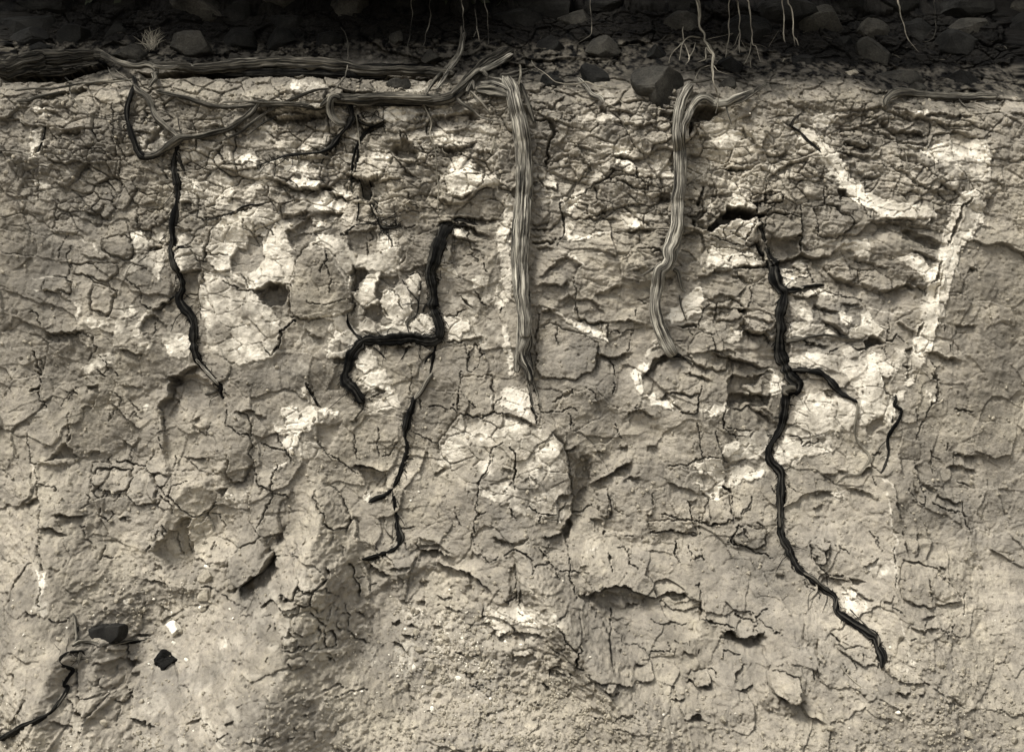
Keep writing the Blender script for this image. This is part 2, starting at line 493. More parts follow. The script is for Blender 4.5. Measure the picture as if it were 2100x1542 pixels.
'D2': '''
b 2.5|110,1010 140,970 230,960 320,1000 335,1090 220,1120 110,1095
b 2.5|300,175 430,170 570,195 570,330 450,375 300,385 270,300
b 2.5|690,110 780,90 880,125 990,250 860,360 720,340
b 2|780,590 1000,590 1050,640 1000,700 860,680
b 2|1060,640 1200,610 1330,720 1300,800 1150,780 1070,720
b 2|560,790 670,790 680,850 600,860
b 2|0,880 100,950 60,1050 -120,1040 -120,900
r 12 14|-60,90 0,95 100,100 190,120 190,190 60,190 -60,190
c 16 5|200,120 230,220 260,330 290,400
c 9 2|180,210 160,300 120,350 80,350
c 9 2|0,300 90,350 130,400
c 8 2|90,220 20,330
r 6 16|130,400 240,400 260,470 300,540 260,540 200,440
r 3 12|310,400 440,385 560,350 580,470 500,510 400,540 320,520
c 16 4|520,345 580,335 590,470
l b 6 90|310,545 430,530 550,490 600,480 700,510 800,500
l b 3 90|1400,290 1500,290 1600,340 1700,380 1770,400
l b 3 70|1500,460 1610,510 1710,555
l b 2.5 70|1030,510 1150,570 1300,600
l b 2 80|860,690 1000,720 1100,760 1200,810 1300,810 1400,760
l b 2.5 70|500,830 620,860 700,850
l b 5 70|690,900 720,940 860,970
l b 5 80|760,1040 880,1100 940,1165
l b 5 80|130,1120 260,1130 350,1180
l b 4 70|0,1340 150,1390 300,1430
r 8 12|1090,1215 1160,1160 1200,1190 1280,1240 1200,1260 1130,1300
c 10 2|1300,1230 1370,1160 1440,1220
c 10 2.5|1130,1290 1080,1280 980,1250
c 8 2|1250,1270 1280,1340
l b 3.5 80|1600,1310 1690,1290 1800,1340 1880,1370
c 16 4|1720,550 1680,680 1640,750
c 12 3|1600,770 1600,860
c 16 4|1565,1060 1545,1170
c 18 5|1990,20 1930,100 1880,200 1840,330 1790,410
l l 3 50|1740,640 1700,760 1690,900
c 7 1.5|200,680 170,760 160,900 130,980
l b 4 70|100,1060 130,1110
l b 2 60|100,1010 220,1020 320,1050
l b 2 60|0,660 80,670 180,740
l b 3 60|40,950 140,955
l b 2 90|0,870 100,940
c 9 2|680,790 690,860
l b 3 60|870,690 960,700 1050,720
c 8 2|760,790 860,830 1000,860 1080,880
l b 2 60|900,900 1050,930
l b 4 70|1280,800 1380,760 1430,740 1560,780
r 3 20|1440,740 1500,690 1580,780 1600,860 1540,770
c 8 1.5|1050,590 1050,650 1120,660
c 8 2|1040,40 1080,130 1130,220
c 8 2|880,120 960,200 1010,260
c 8 1.5|560,90 570,280
c 8 1.5|680,100 690,250 710,340
l b 3 80|770,80 880,100 960,170
l b 2.5 80|1250,190 1380,200 1520,230 
l b 2.5 60|1180,240 1320,220 1420,250
l b 2 60|800,500 860,440 990,380
c 9 2|640,520 700,540
c 9 2|300,160 440,160 580,190
c 8 2|430,120 440,190
c 10 2|410,40 330,110 280,130
r 3 20|1400,300 1480,290 1640,370 1720,400 1700,470 1560,430 1420,350
c 12 2.5|640,560 690,720
c 9 2|510,560 570,610 640,640 690,690
c 9 2|440,600 520,620
c 8 2|560,660 640,680
l b 3 60|480,770 600,760 740,740
c 12 3|730,740 760,760
c 10 2|600,1250 660,1250 680,1230
c 8 2|780,1320 860,1280 880,1270
l b 2 60|640,1220 780,1250
c 12 3|580,1200 630,1240
c 7 1.5|1300,1010 1300,1160
c 7 1.5|1640,1370 1690,1430
c 10 2.5|1820,1230 1820,1290
c 9 2|1740,1150 1760,1080
c 10 2.5|1690,1030 1690,1100
l b 2 60|1850,1090 2010,1080
l b 3 60|1990,600 2020,620
l b 2.5 90|1500,1250 1440,1290
c 8 2|1440,1530 1460,1430 1410,1390
c 9 2|1660,1430 1690,1535
w .8 1.2|850,420 980,380 1100,390 1130,440 1130,520 1050,500 960,440 860,440
w .75 1|1380,530 1500,520 1620,580 1690,680 1620,740 1550,700 1450,600
w .95 1|0,230 90,210 180,210 180,290 120,350 0,330
w .9 1|0,440 100,480 190,530 230,565 150,570 0,600
w .9 1.6|1790,430 1830,440 1740,640 1700,760 1710,900 1680,1100 1650,1260 1600,1370 1540,1430 1480,1410 1530,1230 1580,1050 1620,880 1690,680
w .7 1|1840,430 1890,500 1870,640 1840,600 1770,620
w .65 1|1730,760 1760,860 1740,1010 1700,1010 1710,860
w .5 1|1990,30 2100,0 2100,240 1990,240 1920,320 1880,420 1840,330 1900,220 1940,110
w .85 1.3|1010,0 1120,30 1400,90 1600,120 1690,170 1650,200 1450,190 1300,180 1150,140 1080,80
w .55 1|500,1380 620,1310 760,1330 900,1360 1050,1370 1200,1310 1290,1350 1340,1430 1290,1535 1000,1535 800,1440 600,1430
w .7 1|950,1130 1010,1080 1080,1060 1060,1000 1130,980 1190,1060 1240,1090 1240,1150 1190,1190 1100,1160 1060,1190 960,1180
w .6 .9|850,990 900,980 970,1020 960,1080 900,1060
w .65 .9|930,1280 990,1260 1080,1310 1080,1350 960,1340
w .5 .8|480,1060 600,1050 700,1070 820,1130 760,1150 560,1170 460,1160
w .9 1|400,680 440,650 500,640 540,660 510,710 460,740 420,730
w .75 .8|430,590 500,590 520,620 440,620
w .65 .8|520,560 590,520 620,600 560,580
w .7 .8|640,610 670,680 600,650
w .5 .8|550,770 680,790 680,850 620,860 570,830
w .5 .7|690,790 780,780 860,850 780,840
w .55 .7|580,380 700,380 850,380 740,400 600,395
w .7 .7|1380,1270 1440,1300 1400,1440 1330,1460
w .35 .7|400,880 560,920 640,1000 620,1080 560,1010 480,940
s 12 .6|1130,940 1280,980 1400,970 1520,985
s 10 .5|1480,1410 1440,1535
s 12 .4|1500,300 1600,340
''',
'A3': '''
b 2|600,840 740,800 860,820 890,910 870,960 760,1010 680,980 580,920
b 2.5|900,880 1000,810 1080,890 1130,980 1090,1080 1000,1120 880,1040
b 1.5|590,760 700,750 690,900 600,990 570,900
r 3.2 30|1210,60 1440,20 1640,150 1680,320 1670,500 1690,700 1600,880 1300,1000 1200,900 1150,700 1130,450 1110,290 1190,180
l r 5 70|1230,60 1190,150 1200,200 1130,260 1110,290
c 10 2|1110,300 1140,400 1150,510 1090,525
c 9 2|1100,560 1150,650
c 12 2.5|750,740 860,750 930,780 1000,790 1060,700
l b 2.5 80|580,860 640,800 730,790 860,810
c 10 2|870,760 870,850 900,910 880,960 800,1010 770,1080
c 10 2.5|1000,790 1090,880 1110,950 1160,1000 1280,1100 1360,1190
c 9 2|1220,860 1190,940 1150,980
c 9 2|1350,930 1240,960 1220,1030
l b 2 50|1060,860 1130,850 1220,860
r 5 14|230,740 290,690 350,600 390,600 430,630 490,710 380,725 300,735
c 12 3|420,520 400,600
c 8 2|385,330 380,440 385,540
l b 4.5 60|310,1165 360,1150 420,1165 460,1180 540,1170
l b 3.5 60|220,1270 310,1260 380,1310 430,1330
c 10 2|520,1250 550,1370 600,1420
c 9 2|650,1190 720,1240 760,1190 740,1150
c 9 2|650,1130 640,1200
r 7 22|1320,1200 1390,1220 1340,1300 1390,1500 1370,1660 1250,1690 1150,1600 1060,1500 1090,1400 1200,1330 1260,1270
c 9 2|1240,1330 1250,1480 1280,1535
c 9 2|1330,1390 1340,1535
c 10 2|1200,1330 1160,1280 1150,1390
r 4 12|1590,980 1640,960 1700,960 1690,1000 1640,1050
c 9 2|1690,320 1680,450
c 10 2|1700,450 1790,520 1870,550 1890,480 1850,370 1780,330
c 12 2.5|1870,550 1880,640 1850,680 1900,740
l b 3.5 60|1900,750 1840,830 1830,900 1750,920 1700,870 1710,700
c 9 2|1900,740 1920,900 1960,950 2030,970
c 10 2.5|2100,780 2050,940 2050,1060 1990,1180 1920,1330
c 8 1.5|60,520 90,750 150,760 170,1000 190,1130 210,1260 230,1300 220,1500
l b 3 70|60,1110 130,1070 180,1050
c 18 4|60,0 120,40 150,80 140,150 60,180
c 8 2|150,170 160,250 210,300
c 8 1.5|300,280 380,200 440,130
c 8 1.5|340,160 430,180 460,200
c 8 1.5|380,240 440,160
l l 2 60|620,140 630,200 600,280 550,340
l b 3 50|530,120 620,120
c 9 2|630,0 700,60
l b 3 60|1770,330 1850,320 1900,330
l b 2 80|1900,350 2000,380
l b 2 80|1310,710 1380,740 1500,730
c 8 1.5|1220,700 1250,740 1230,800
c 8 1.5|850,240 890,300 940,320
c 8 1.5|840,390 900,330 940,400
c 8 1.5|710,360 705,420
c 8 1.5|750,180 790,250 740,330 720,380
l b 1.5 50|800,130 960,130
l b 2 70|800,570 880,620 920,590
c 8 1.5|870,640 870,740
c 8 1.5|720,680 700,740
l b 2 60|560,660 590,650 640,660
c 10 2|540,1000 590,1080 500,1110
c 7 1.5|600,1000 650,1060 690,1010
c 8 1.5|690,980 700,1080
l b 3 40|810,1215 860,1210 850,1240
r 2.5 20|1090,1100 1160,1050 1140,1120
c 9 2|1150,1040 1240,1100 1250,1200
c 9 2|1360,1190 1440,1220 1540,1150 1600,1080
c 8 1.5|1500,1190 1600,1200 1640,1300
c 8 1.5|1430,500 1500,560 1540,440
r 1.8 30|1370,450 1530,470 1500,560 1430,640 1390,560
l b 2 70|1380,420 1430,380
c 8 1.5|1960,600 2100,650
c 9 2|1070,1400 1120,1300
c 10 2|1000,1500 1050,1430
c 12 2|690,1450 670,1520
c 8 2|170,930 300,960 330,980
r 1.5 25|160,760 400,760 410,850 360,920 170,930
c 8 2|100,880 120,830
s 8 .55|60,410 140,350 210,310
s 8 .5|70,560 90,750 130,800
s 9 .55|160,850 185,1100 215,1300
s 10 .5|2060,850 2050,1060 1990,1180 1930,1320
s 14 .5|1780,1120 1830,1050 1880,970
w .8 .6|960,300 1010,290 1010,320 980,330
w .45 .6|1500,1200 1560,1150 1640,1100 1620,1060 1500,1160 1400,1240
w .6 .6|1680,1020 1720,1030 1710,1050 1680,1045
''',
'B3': '''
b 2|1660,60 1880,60 1920,240 1900,340 1800,375 1640,345 1620,220
b 2|440,1010 560,960 660,1060 720,1200 690,1290 610,1290 550,1230 500,1140
l b 5 70|750,790 790,770 900,800 1020,830
r 3 25|780,800 1020,840 1030,900 1000,980 880,1000 800,900
l l 3.5 60|1450,690 1460,600 1560,460 1640,360
c 9 2|2060,620 2090,700 2080,850 2050,920 1990,1000
c 8 1.5|1640,10 1610,200 1620,340
c 10 2|1570,290 1610,280 1610,350 1560,310
c 8 1.5|1360,300 1450,300 1560,310
c 10 2|1640,355 1800,385 1920,340 2100,370
c 10 2|2000,600 1900,650 1880,750 1840,830 1770,910 1780,1000 1770,1200 1740,1340 1710,1370 1750,1480
c 12 3|430,1000 430,1060 490,1150 530,1180 540,1240 600,1300 690,1300 730,1230 760,1210
c 14 2.5|660,1060 690,1120
l r 3 50|760,1200 780,1280 770,1400 820,1410
c 12 2.5|680,1300 690,1370
c 10 2|600,1300 600,1390
l b 3.5 80|1270,1400 1300,1490 1450,1510 1560,1540
c 9 2|80,880 80,1050 20,1130 0,1220
r 3 18|1270,1380 1400,1400 1560,1520 1300,1510
r 2 30|380,1250 470,1270 450,1340 370,1320
c 9 2|80,1020 190,1040 210,1060
c 8 1.5|0,610 100,650 200,670
c 8 1.5|100,500 140,600 200,680
c 10 2.5|230,770 240,730 200,690
c 12 2|350,110 400,200 460,300
c 8 1.5|1220,510 1330,570 1450,610
c 8 1.5|960,470 950,600 970,700
c 8 1.5|1000,700 1060,680 1110,600
c 7 1.5|740,520 770,640 780,720
c 10 2|870,250 960,200 1030,180
r 3 16|920,140 1030,150 1040,180 960,200
c 7 1.5|1220,20 1240,180
c 7 1.5|1300,210 1300,320
c 7 1.5|1700,250 1740,260 1770,310
c 7 1.5|1600,1100 1610,1230 1640,1280
l b 2 60|1420,860 1500,810
c 8 1.5|1780,1170 1830,1170
c 8 1.5|1140,1270 1190,1310 1250,1290
r 2 25|1900,1380 2060,1400 2100,1440 1960,1440
l b 3 60|1900,1390 1960,1400 2060,1420 2100,1440
l b 2 60|1730,1500 1800,1530 
c 8 1.5|440,600 520,690 650,760 780,860
c 9 2|820,290 790,360 740,410
l b 2 60|700,420 770,410
c 8 1.5|1910,340 1930,270 1980,210
c 9 2|1190,740 1220,735
c 7 1.5|2050,1080 2060,1180 2090,1230
l b 2 60|2000,800 2060,830
l b 2.5 60|0,950 60,970
r 2 25|210,1250 160,1400 80,1520 10,1535 60,1380
c 10 2|130,1350 120,1400
c 10 2.5|70,1440 80,1520
c 10 2|320,1470 280,1490
c 10 2|420,1340 410,1390
c 12 2|660,1440 660,1530
r 1.5 25|430,440 600,420 640,400 600,560 520,680 440,600
w 1 1.3|100,460 140,480 190,500 200,420 170,340 210,310 280,330 290,420 310,330 380,310 430,350 440,420 380,500 300,540 290,620 240,680 170,650 160,600 220,540 160,520 110,500
w .55 .8|340,160 400,200 420,280 370,270 340,220
w .65 .9|1450,690 1480,620 1540,590 1620,640 1660,700 1640,780 1560,800 1490,790
w .4 .8|1620,430 1700,380 1900,370 2000,360 2010,540 1850,560 1700,520 1640,500
w .85 1|1980,150 2060,140 2150,170 2210,220 2210,290 2160,330 2060,310 1970,280 1960,220
w .6 .8|1900,210 1960,190 1960,270 1910,260
w .5 .8|820,60 900,20 1030,0 1060,80 1000,150 900,160 800,110
w .9 .8|1030,150 1060,90 1080,170 1060,190
w .4 .6|280,660 360,610 460,620 580,740 480,730 320,720
w .4 .6|860,300 1000,230 1120,200 1130,300 1000,330 880,350
w .7 .6|440,330 500,320 600,340 560,360 520,360 480,440 460,480 500,370
w .7 .7|90,800 150,770 210,760 180,800 120,820
w .6 .7|1230,870 1280,860 1290,900 1240,900
w .8 .7|840,1030 880,1030 890,1060 850,1070
w .5 .7|1620,370 1700,370 1690,390 1640,390
w .5 .6|1500,600 1560,580 1590,680 1620,740 1580,770 1520,680
s 12 .65|1990,600 1900,650 1870,760 1770,900
s 10 .5|80,880 75,1040 0,1190
s 9 .5|230,690 240,740
''',
'C3': '''
b 1.5|1350,200 1400,200 1600,205 1605,325 1480,330 1430,290
b 2|1720,1060 1880,1030 1910,1220 1720,1270 1650,1240
b 1.5|1230,1250 1400,1240 1540,1230 1600,1330 1420,1325 1240,1325
b 2|1925,1350 1970,1290 2070,1300 2180,1330 2170,1440 2040,1470 1930,1430
b 2|770,1000 840,980 880,1190 800,1200
l r 5 80|410,510 470,580 520,700 550,900 580,1050 580,1180 500,1320
c 14 3.5|200,50 230,200 250,290 300,430
c 9 2|240,80 280,200 320,310
l b 4 50|0,360 90,370 190,390 290,445
r 2.5 20|390,280 480,200 600,140 600,200 500,230
c 8 2|590,140 600,200
l b 2.5 70|1010,385 1100,320 1160,330 1270,400
l b 2 60|1280,250 1380,190 1480,195 1600,190
c 8 1.5|1610,130 1610,330 1480,340
r 5 12|1845,80 1930,30 2060,60 2230,20 2230,280 2100,310 1870,300 1845,250
c 9 2|1840,300 1810,400 1810,470
c 8 1.5|1810,470 1900,530 1950,600
c 8 1.5|1840,460 2100,510
l b 2.5 50|510,660 570,640 640,620
l b 5 80|740,930 850,890 960,810 1050,750
r 3 25|580,1000 600,800 690,700 740,780 730,960 680,1100 600,1090
c 10 2|1370,800 1480,780 1570,770 1610,730 1700,720 1820,740
c 20 6|1840,950 1920,1030
c 9 2|1920,1030 1925,1130 1910,1230
l b 2 60|1000,920 1060,890 1150,910
l b 2 50|160,910 220,870 280,900 290,950
c 10 2.5|220,1100 300,1160 380,1180 460,1190 530,1090
c 9 2|325,1180 320,1250
c 9 2|465,1190 465,1250
l b 3 60|420,1100 480,1030 560,1020
c 10 2|1330,1180 1450,1220 1550,1220 1550,1100 1540,1060
c 10 2|1550,1210 1640,1250 1720,1280 1900,1230
c 10 2|1220,1330 1420,1330 1580,1360 1630,1330 1620,1200
r 8 12|500,1310 540,1290 560,1230 590,1290 560,1380 535,1430 510,1370
l b 4 60|340,1370 480,1360 510,1340
r 3 25|80,1430 200,1370 240,1350 180,1440 90,1470
c 10 2|1960,1260 1910,1390 1930,1440 2040,1480 2100,1490
c 12 2.5|1960,1260 2020,1380
c 12 2.5|80,620 110,680 110,780 100,860 80,920 100,980
c 9 2|1430,1410 1440,1470 1420,1500
c 8 1.5|1540,1410 1570,1480 1570,1535
c 7 1.5|1660,1460 1660,1535
c 8 1.5|930,440 940,510 980,555
c 8 1.5|550,340 580,400 580,480
c 8 1.5|320,320 440,320 620,320
l b 2 60|1190,640 1280,650
l b 2 60|640,740 660,700 740,690
l b 2 60|780,660 850,670
l b 2 70|960,640 1020,630
c 8 1.5|1240,1030 1240,1130
l b 2.5 60|1190,1190 1250,1180
r 3 30|860,1040 900,1090 1020,1190 920,1160
c 8 1.5|850,1000 870,1120 880,1200
c 9 2|590,1180 640,1190 740,1110
r 3 25|700,1220 840,1220 850,1350 760,1320
c 12 3|850,1300 850,1350
c 8 1.5|1020,1350 1090,1360
c 8 1.5|940,1460 1000,1450 1020,1490
c 12 2.5|80,1500 130,1480 200,1500 250,1535
l b 2 60|60,1080 100,1190
c 8 1.5|1700,1050 1720,1240
l b 2 80|1480,20 1600,40 1720,90
r 3 20|1480,10 1640,40 1720,85 1600,60
c 9 2|900,190 920,110
c 8 1.5|700,140 770,190 780,270
l b 2 60|750,280 800,270
c 8 1.5|1110,280 1110,310 1170,320
c 8 1.5|1600,400 1650,560 1660,700
l b 1.5 60|1540,1070 1600,1060
c 8 1.5|2070,1050 2070,1140 2000,1200
c 8 1.5|1760,490 1780,580 1820,720 1860,770
l b 2.5 60|1940,1200 1980,1220
w .95 1.2|1070,40 1130,10 1160,60 1150,180 1130,190 1100,90
w .95 1|1200,210 1250,195 1280,240 1350,260 1400,255 1420,290 1390,325 1300,300 1230,280
w .75 .8|1640,310 1740,290 1840,280 1840,330 1720,350
w .85 1.2|1600,770 1740,740 1820,760 1850,850 1840,930 1790,940 1760,890 1720,840 1650,830
w .95 1|1620,920 1700,970 1720,1010 1800,990 1830,940 1840,960 1800,1030 1720,1045 1690,990
w .85 1|1880,820 1960,830 2040,840 2130,840 2130,900 2040,930 1980,920 1920,900
w .6 1|1810,680 1850,610 1950,600 1980,530 2100,500 2200,540 2200,660 2100,740 1950,740 1880,760
w .95 1.2|2020,150 2060,120 2160,110 2120,190 2050,190
w .4 .6|130,330 230,320 300,420 260,430 190,390
w .6 .6|1660,440 1700,440 1700,470 1660,470
w .5 .6|720,1490 780,1470 760,1500
s 9 .5|1120,190 1150,250 1210,280
s 10 .6|200,150 220,260
s 10 .4|1600,400 1640,480
s 10 .45|410,510 500,640 545,800
''',
'D3': '''
c 9 2|1840,290 1930,330 2010,345
c 10 2|1650,20 1690,90 1700,250 1660,290 1620,400
l b 2.5 60|1680,1010 1780,1050 1880,1080
c 10 2.5|1885,1080 1885,1150 1950,1340
c 10 2|1650,1100 1720,1140 1880,1155
c 9 2|1540,900 1580,1040 1580,1120 1510,1070 1450,960
l r 2 50|1340,960 1360,1100 1400,1220 1430,1240
l b 4 70|0,300 100,305 190,300 290,360 370,440
r 5 20|-40,190 120,200 230,220 220,270 100,290 -40,290
l b 4 50|130,200 220,215 310,220
c 8 2|480,550 560,560 600,610 720,580
l b 2.5 60|1870,690 2010,705
l b 2.5 60|1800,780 1880,770 1920,800 2010,830
c 9 2|440,920 520,1000
c 9 2|310,960 360,1030
l b 2 60|700,1015 770,1010 840,1000
l b 2 60|950,970 1060,990 1200,1070
l b 2 70|760,860 860,850
l b 2.5 70|870,800 940,830
c 10 2.5|650,1440 660,1535
c 8 2|800,1430 770,1520
c 8 1.5|210,1250 270,1310
c 10 2|60,1260 60,1300
c 8 1.5|160,1050 170,1120 80,1200
l b 1.5 60|680,1140 750,1110
c 8 1.5|1150,690 1240,680
c 8 1.5|1530,340 1540,440
c 8 1.5|1620,400 1540,580
c 8 1.5|1660,660 1700,720 1750,720
c 7 1.5|1660,740 1660,860
c 7 1.5|1810,600 1810,650
l r 3 50|1520,760 1530,880
r 2 20|1480,870 1570,1040 1570,1100 1510,1050
r 2 25|1540,890 1660,1000 1640,1010
l b 2 50|750,150 870,160
r 3 14|1110,450 1180,390 1260,380 1260,460 1160,540 1110,510
r 2.5 10|760,170 830,180 820,220 770,220
r 2 10|1060,150 1110,160 1100,190
c 8 1.5|1150,760 1240,850
l b 3.5 60|1060,850 1130,790 1170,790
c 8 1.5|1160,880 1190,960
l r 2 50|1400,720 1390,830
c 8 1.5|1860,900 1960,960
l b 2 80|1560,900 1700,1000
c 8 1.5|1200,1380 1210,1500
l r 2 60|1540,1340 1510,1500
c 8 1.5|1150,1340 1200,1440
c 8 1.5|860,1440 960,1500
l r 2 50|1400,1340 1410,1440 1460,1520
c 9 2|1260,90 1290,160 1340,210
r 1.8 12|1250,60 1330,40 1310,150 1260,130
w .65 .8|540,250 640,180 760,170 800,220 900,200 1000,260 1030,280 1010,420 950,480 860,500 740,540 620,600 560,550 470,520 520,400
w .5 .8|470,560 560,600 700,590 800,600 820,660 720,700 600,700 520,760 400,780 340,720 380,660
w .85 1|930,40 1020,20 1220,0 1260,60 1240,140 1340,200 1340,350 1290,420 1250,370 1170,370 1100,440 1060,440 1050,330 1070,250 1000,140 950,90
w .95 1.3|120,150 200,110 270,60 330,20 380,90 430,140 400,190 300,220 200,205 140,190
w .8 1|0,830 100,810 160,830 240,860 200,920 100,930 20,980 0,960
w .5 .7|60,500 160,510 250,550 330,590 290,640 180,630 60,600
w .5 .6|840,1010 930,1000 960,1060 900,1080 850,1050
w .6 .8|1360,190 1440,160 1410,230 1390,260
w .5 .8|1450,0 1510,30 1480,100 1430,120
w .6 .8|1610,170 1680,240 1660,270
s 16 .55|1360,140 1340,300 1310,430
s 12 .55|1230,860 1260,900 1320,960
s 14 .6|1280,1000 1300,1130 1310,1260 1330,1400 1290,1480
s 12 .5|1270,600 1290,800
''',
'A4': '''
b 6|1680,140 1800,40 1990,-60 2060,60 2060,110 2000,220 1920,300 1790,340 1720,260
b 2.5|620,900 700,880 820,890 820,970 720,990 640,960
b 2.5|590,1220 720,1220 770,1200 650,1360 600,1290
b 2|790,1220 850,1180 890,1220 860,1290 790,1280
b 2|700,1090 820,1080 830,1150 760,1180 690,1160
l b 9 90|1680,140 1720,260 1790,340 1920,300 2000,220 2060,110 2060,80
c 14 2.5|690,40 670,120 640,180
c 9 2|670,100 760,150
c 9 2|1050,20 1000,90
r 5 14|830,830 940,810 1040,800 1000,830 860,850
c 12 3|530,990 545,1080 560,1150 600,1290 640,1350 600,1490
c 10 2.5|500,1200 560,1245
c 10 2|590,1210 720,1210 780,1180
c 10 2.5|780,1200 720,1270 650,1370
c 10 2.5|820,1290 820,1480
r 6 12|560,1290 600,1290 640,1350 620,1380 570,1330
l b 4 60|930,1400 1000,1430 1130,1490
r 4 25|800,1250 920,1230 940,1400 860,1500 620,1500 640,1390 740,1290
l b 2 60|400,1350 520,1420
c 9 2|520,1430 530,1480
c 9 2|690,1080 690,1160 760,1180
l b 4 60|700,980 820,990 920,1000
c 9 2|820,880 830,980
r 3 20|740,1000 900,1000 880,1060 760,1040
c 9 2|260,330 260,480
c 12 2.5|280,140 270,200
c 9 2|210,0 250,100 280,180
c 10 2.5|340,560 380,590 440,580 470,560
c 10 2.5|400,560 400,600
l b 2.5 50|180,490 250,500
c 7 1.5|120,180 180,130
c 8 2|420,180 450,120
r 2.5 25|300,180 420,190 370,250 320,240
r 2.5 20|1060,180 1120,180 1120,240 1040,250
l b 2.5 60|980,310 1080,320 1160,340
l r 3 50|1530,380 1530,500
c 9 2|1450,390 1540,390
l b 2 50|1120,570 1150,575 1180,560
l b 3 40|1440,570 1490,575 1510,550
c 8 2|1730,360 1750,420
c 8 1.5|1570,410 1680,470 1820,500
c 8 1.5|1830,580 1890,570 1920,540
c 8 1.5|1500,80 1540,20
r 3 25|60,980 100,1020 110,1100 70,1140
r 3 25|860,1080 960,1050 1000,1110 900,1150
l b 2 60|880,1180 900,1220
c 8 2|850,1290 920,1210
c 8 1.5|1310,1180 1380,1190 1500,1260
l b 2.5 60|1580,1280 1640,1370 1700,1430
l b 2 50|1850,1290 1930,1240
c 8 1.5|1950,1150 2000,1110
c 8 1.5|1760,1440 1880,1350
w .75 .8|240,200 280,220 300,290 270,330 250,280
w .8 .7|840,490 880,480 890,510 850,510
w .35 .6|260,330 320,380 340,500 300,540 260,500
w .35 .6|1660,800 1720,760 1730,840 1660,850
''',
'B4': '''
l r 3 90|640,60 690,190 740,320 790,480 850,640 930,820
b 2|360,500 470,480 520,560 520,640 450,670 370,620
b 1.8|310,640 380,680 370,760 300,740
b 1.8|580,690 630,690 630,760 590,760
b 1.8|390,330 470,330 450,410 390,400
b 1.8|490,330 600,380 640,420 540,480 480,430
b 1.8|260,380 370,380 380,480 290,480
b 1.8|320,840 430,820 450,880 360,910
b 2|100,120 300,90 380,260 360,360 260,340 180,240
b 1.8|660,560 700,560 710,680 660,640
l b 8 60|0,270 50,180 80,80
c 16 3.5|240,350 300,380 360,370 380,270 420,310 480,320 530,280 550,180
c 10 2.5|250,360 270,470
c 12 2.5|480,320 460,420 400,410
c 13 3|490,490 520,560 560,610 570,680 590,790
c 10 2.5|530,600 540,670 470,770 400,780 400,740 470,750
c 12 3|560,670 630,660 640,790 510,790
c 9 2|650,400 640,520
c 10 2.5|690,480 720,590 720,690 780,790 870,840
c 18 4|670,190 720,210 740,300 790,370 800,460
c 22 5|560,160 550,250 530,290
c 10 2|340,580 350,640 380,670
l b 5.5 90|1450,200 1560,230 1640,240 1720,260 1790,320 1900,430
l b 3.5 60|1270,95 1380,90 1500,110
l r 2 60|1270,120 1190,280 1170,480
l b 3.5 60|870,190 960,260 1040,290
l b 2.5 50|1040,220 1200,210
c 16 3.5|600,860 630,910
l b 2.5 60|1670,1110 1740,1120 1760,1150
c 9 2|1670,1120 1720,1220 1870,1320
c 9 2|1760,1240 1780,1200 1900,1260 1890,1310
r 4 10|1570,930 1640,960 1720,945 1700,980 1620,980
c 9 2|1740,990 1780,970 1770,930
c 9 2|550,1130 680,1110 720,1140
c 9 2.5|650,1200 740,1180 860,1190
c 8 2|580,1190 580,1150
l b 2 60|420,1280 520,1280
c 8 1.5|1820,140 1890,180 1960,150
l b 3 60|1910,760 1950,830 2010,800
l b 2.5 50|1830,700 1890,690 1910,750
c 9 2|1950,830 2020,800
c 9 2|800,580 840,630
r 4 14|760,560 800,570 840,630 790,610
r 4 12|800,780 840,800 870,840 830,830
r 4 20|1200,1200 1220,1250 1260,1330 1300,1360 1240,1370 1190,1240
r 4 20|1280,1360 1320,1400 1480,1480 1380,1480
l b 4 40|1060,690 1110,700
l b 4 40|1180,710 1240,730
l b 4 40|1410,740 1450,745
l b 4 40|1150,800 1230,810
l b 4 50|1070,870 1130,890 1150,930 1190,960
c 9 2|890,400 930,390
c 10 2|760,300 790,320 830,320
r 3 20|760,360 800,370 800,460 780,440
c 8 2|600,380 540,330
c 9 2|170,560 170,620
c 9 2|230,540 230,600
c 8 2|170,810 200,770
c 8 2|440,880 460,850
c 10 2|370,1360 390,1390
c 9 2|330,1490 340,1450 370,1430
c 9 2|500,1440 500,1490
c 9 2|650,1450 650,1490
l b 2 40|60,1410 100,1420
c 8 1.5|150,1440 230,1380
c 8 1.5|610,480 600,560
l r 2 60|820,180 870,320 890,500
c 8 1.5|1190,0 1180,80
l b 2 60|1430,480 1480,500 1540,480
l b 2 60|1270,520 1320,540 1330,570
l b 2 60|1500,560 1640,600
r 2.5 25|1270,350 1360,370 1350,450 1290,420
c 10 2|1800,640 1820,560
c 8 1.5|1980,470 2030,510 2080,440
w .35 .6|1850,560 1960,540 2050,620 2100,700 2040,780 1960,820 1900,740 1850,670
w .4 .5|1110,560 1260,560 1300,640 1180,650 1110,630
w .7 .8|810,680 840,680 900,730 850,730
''',
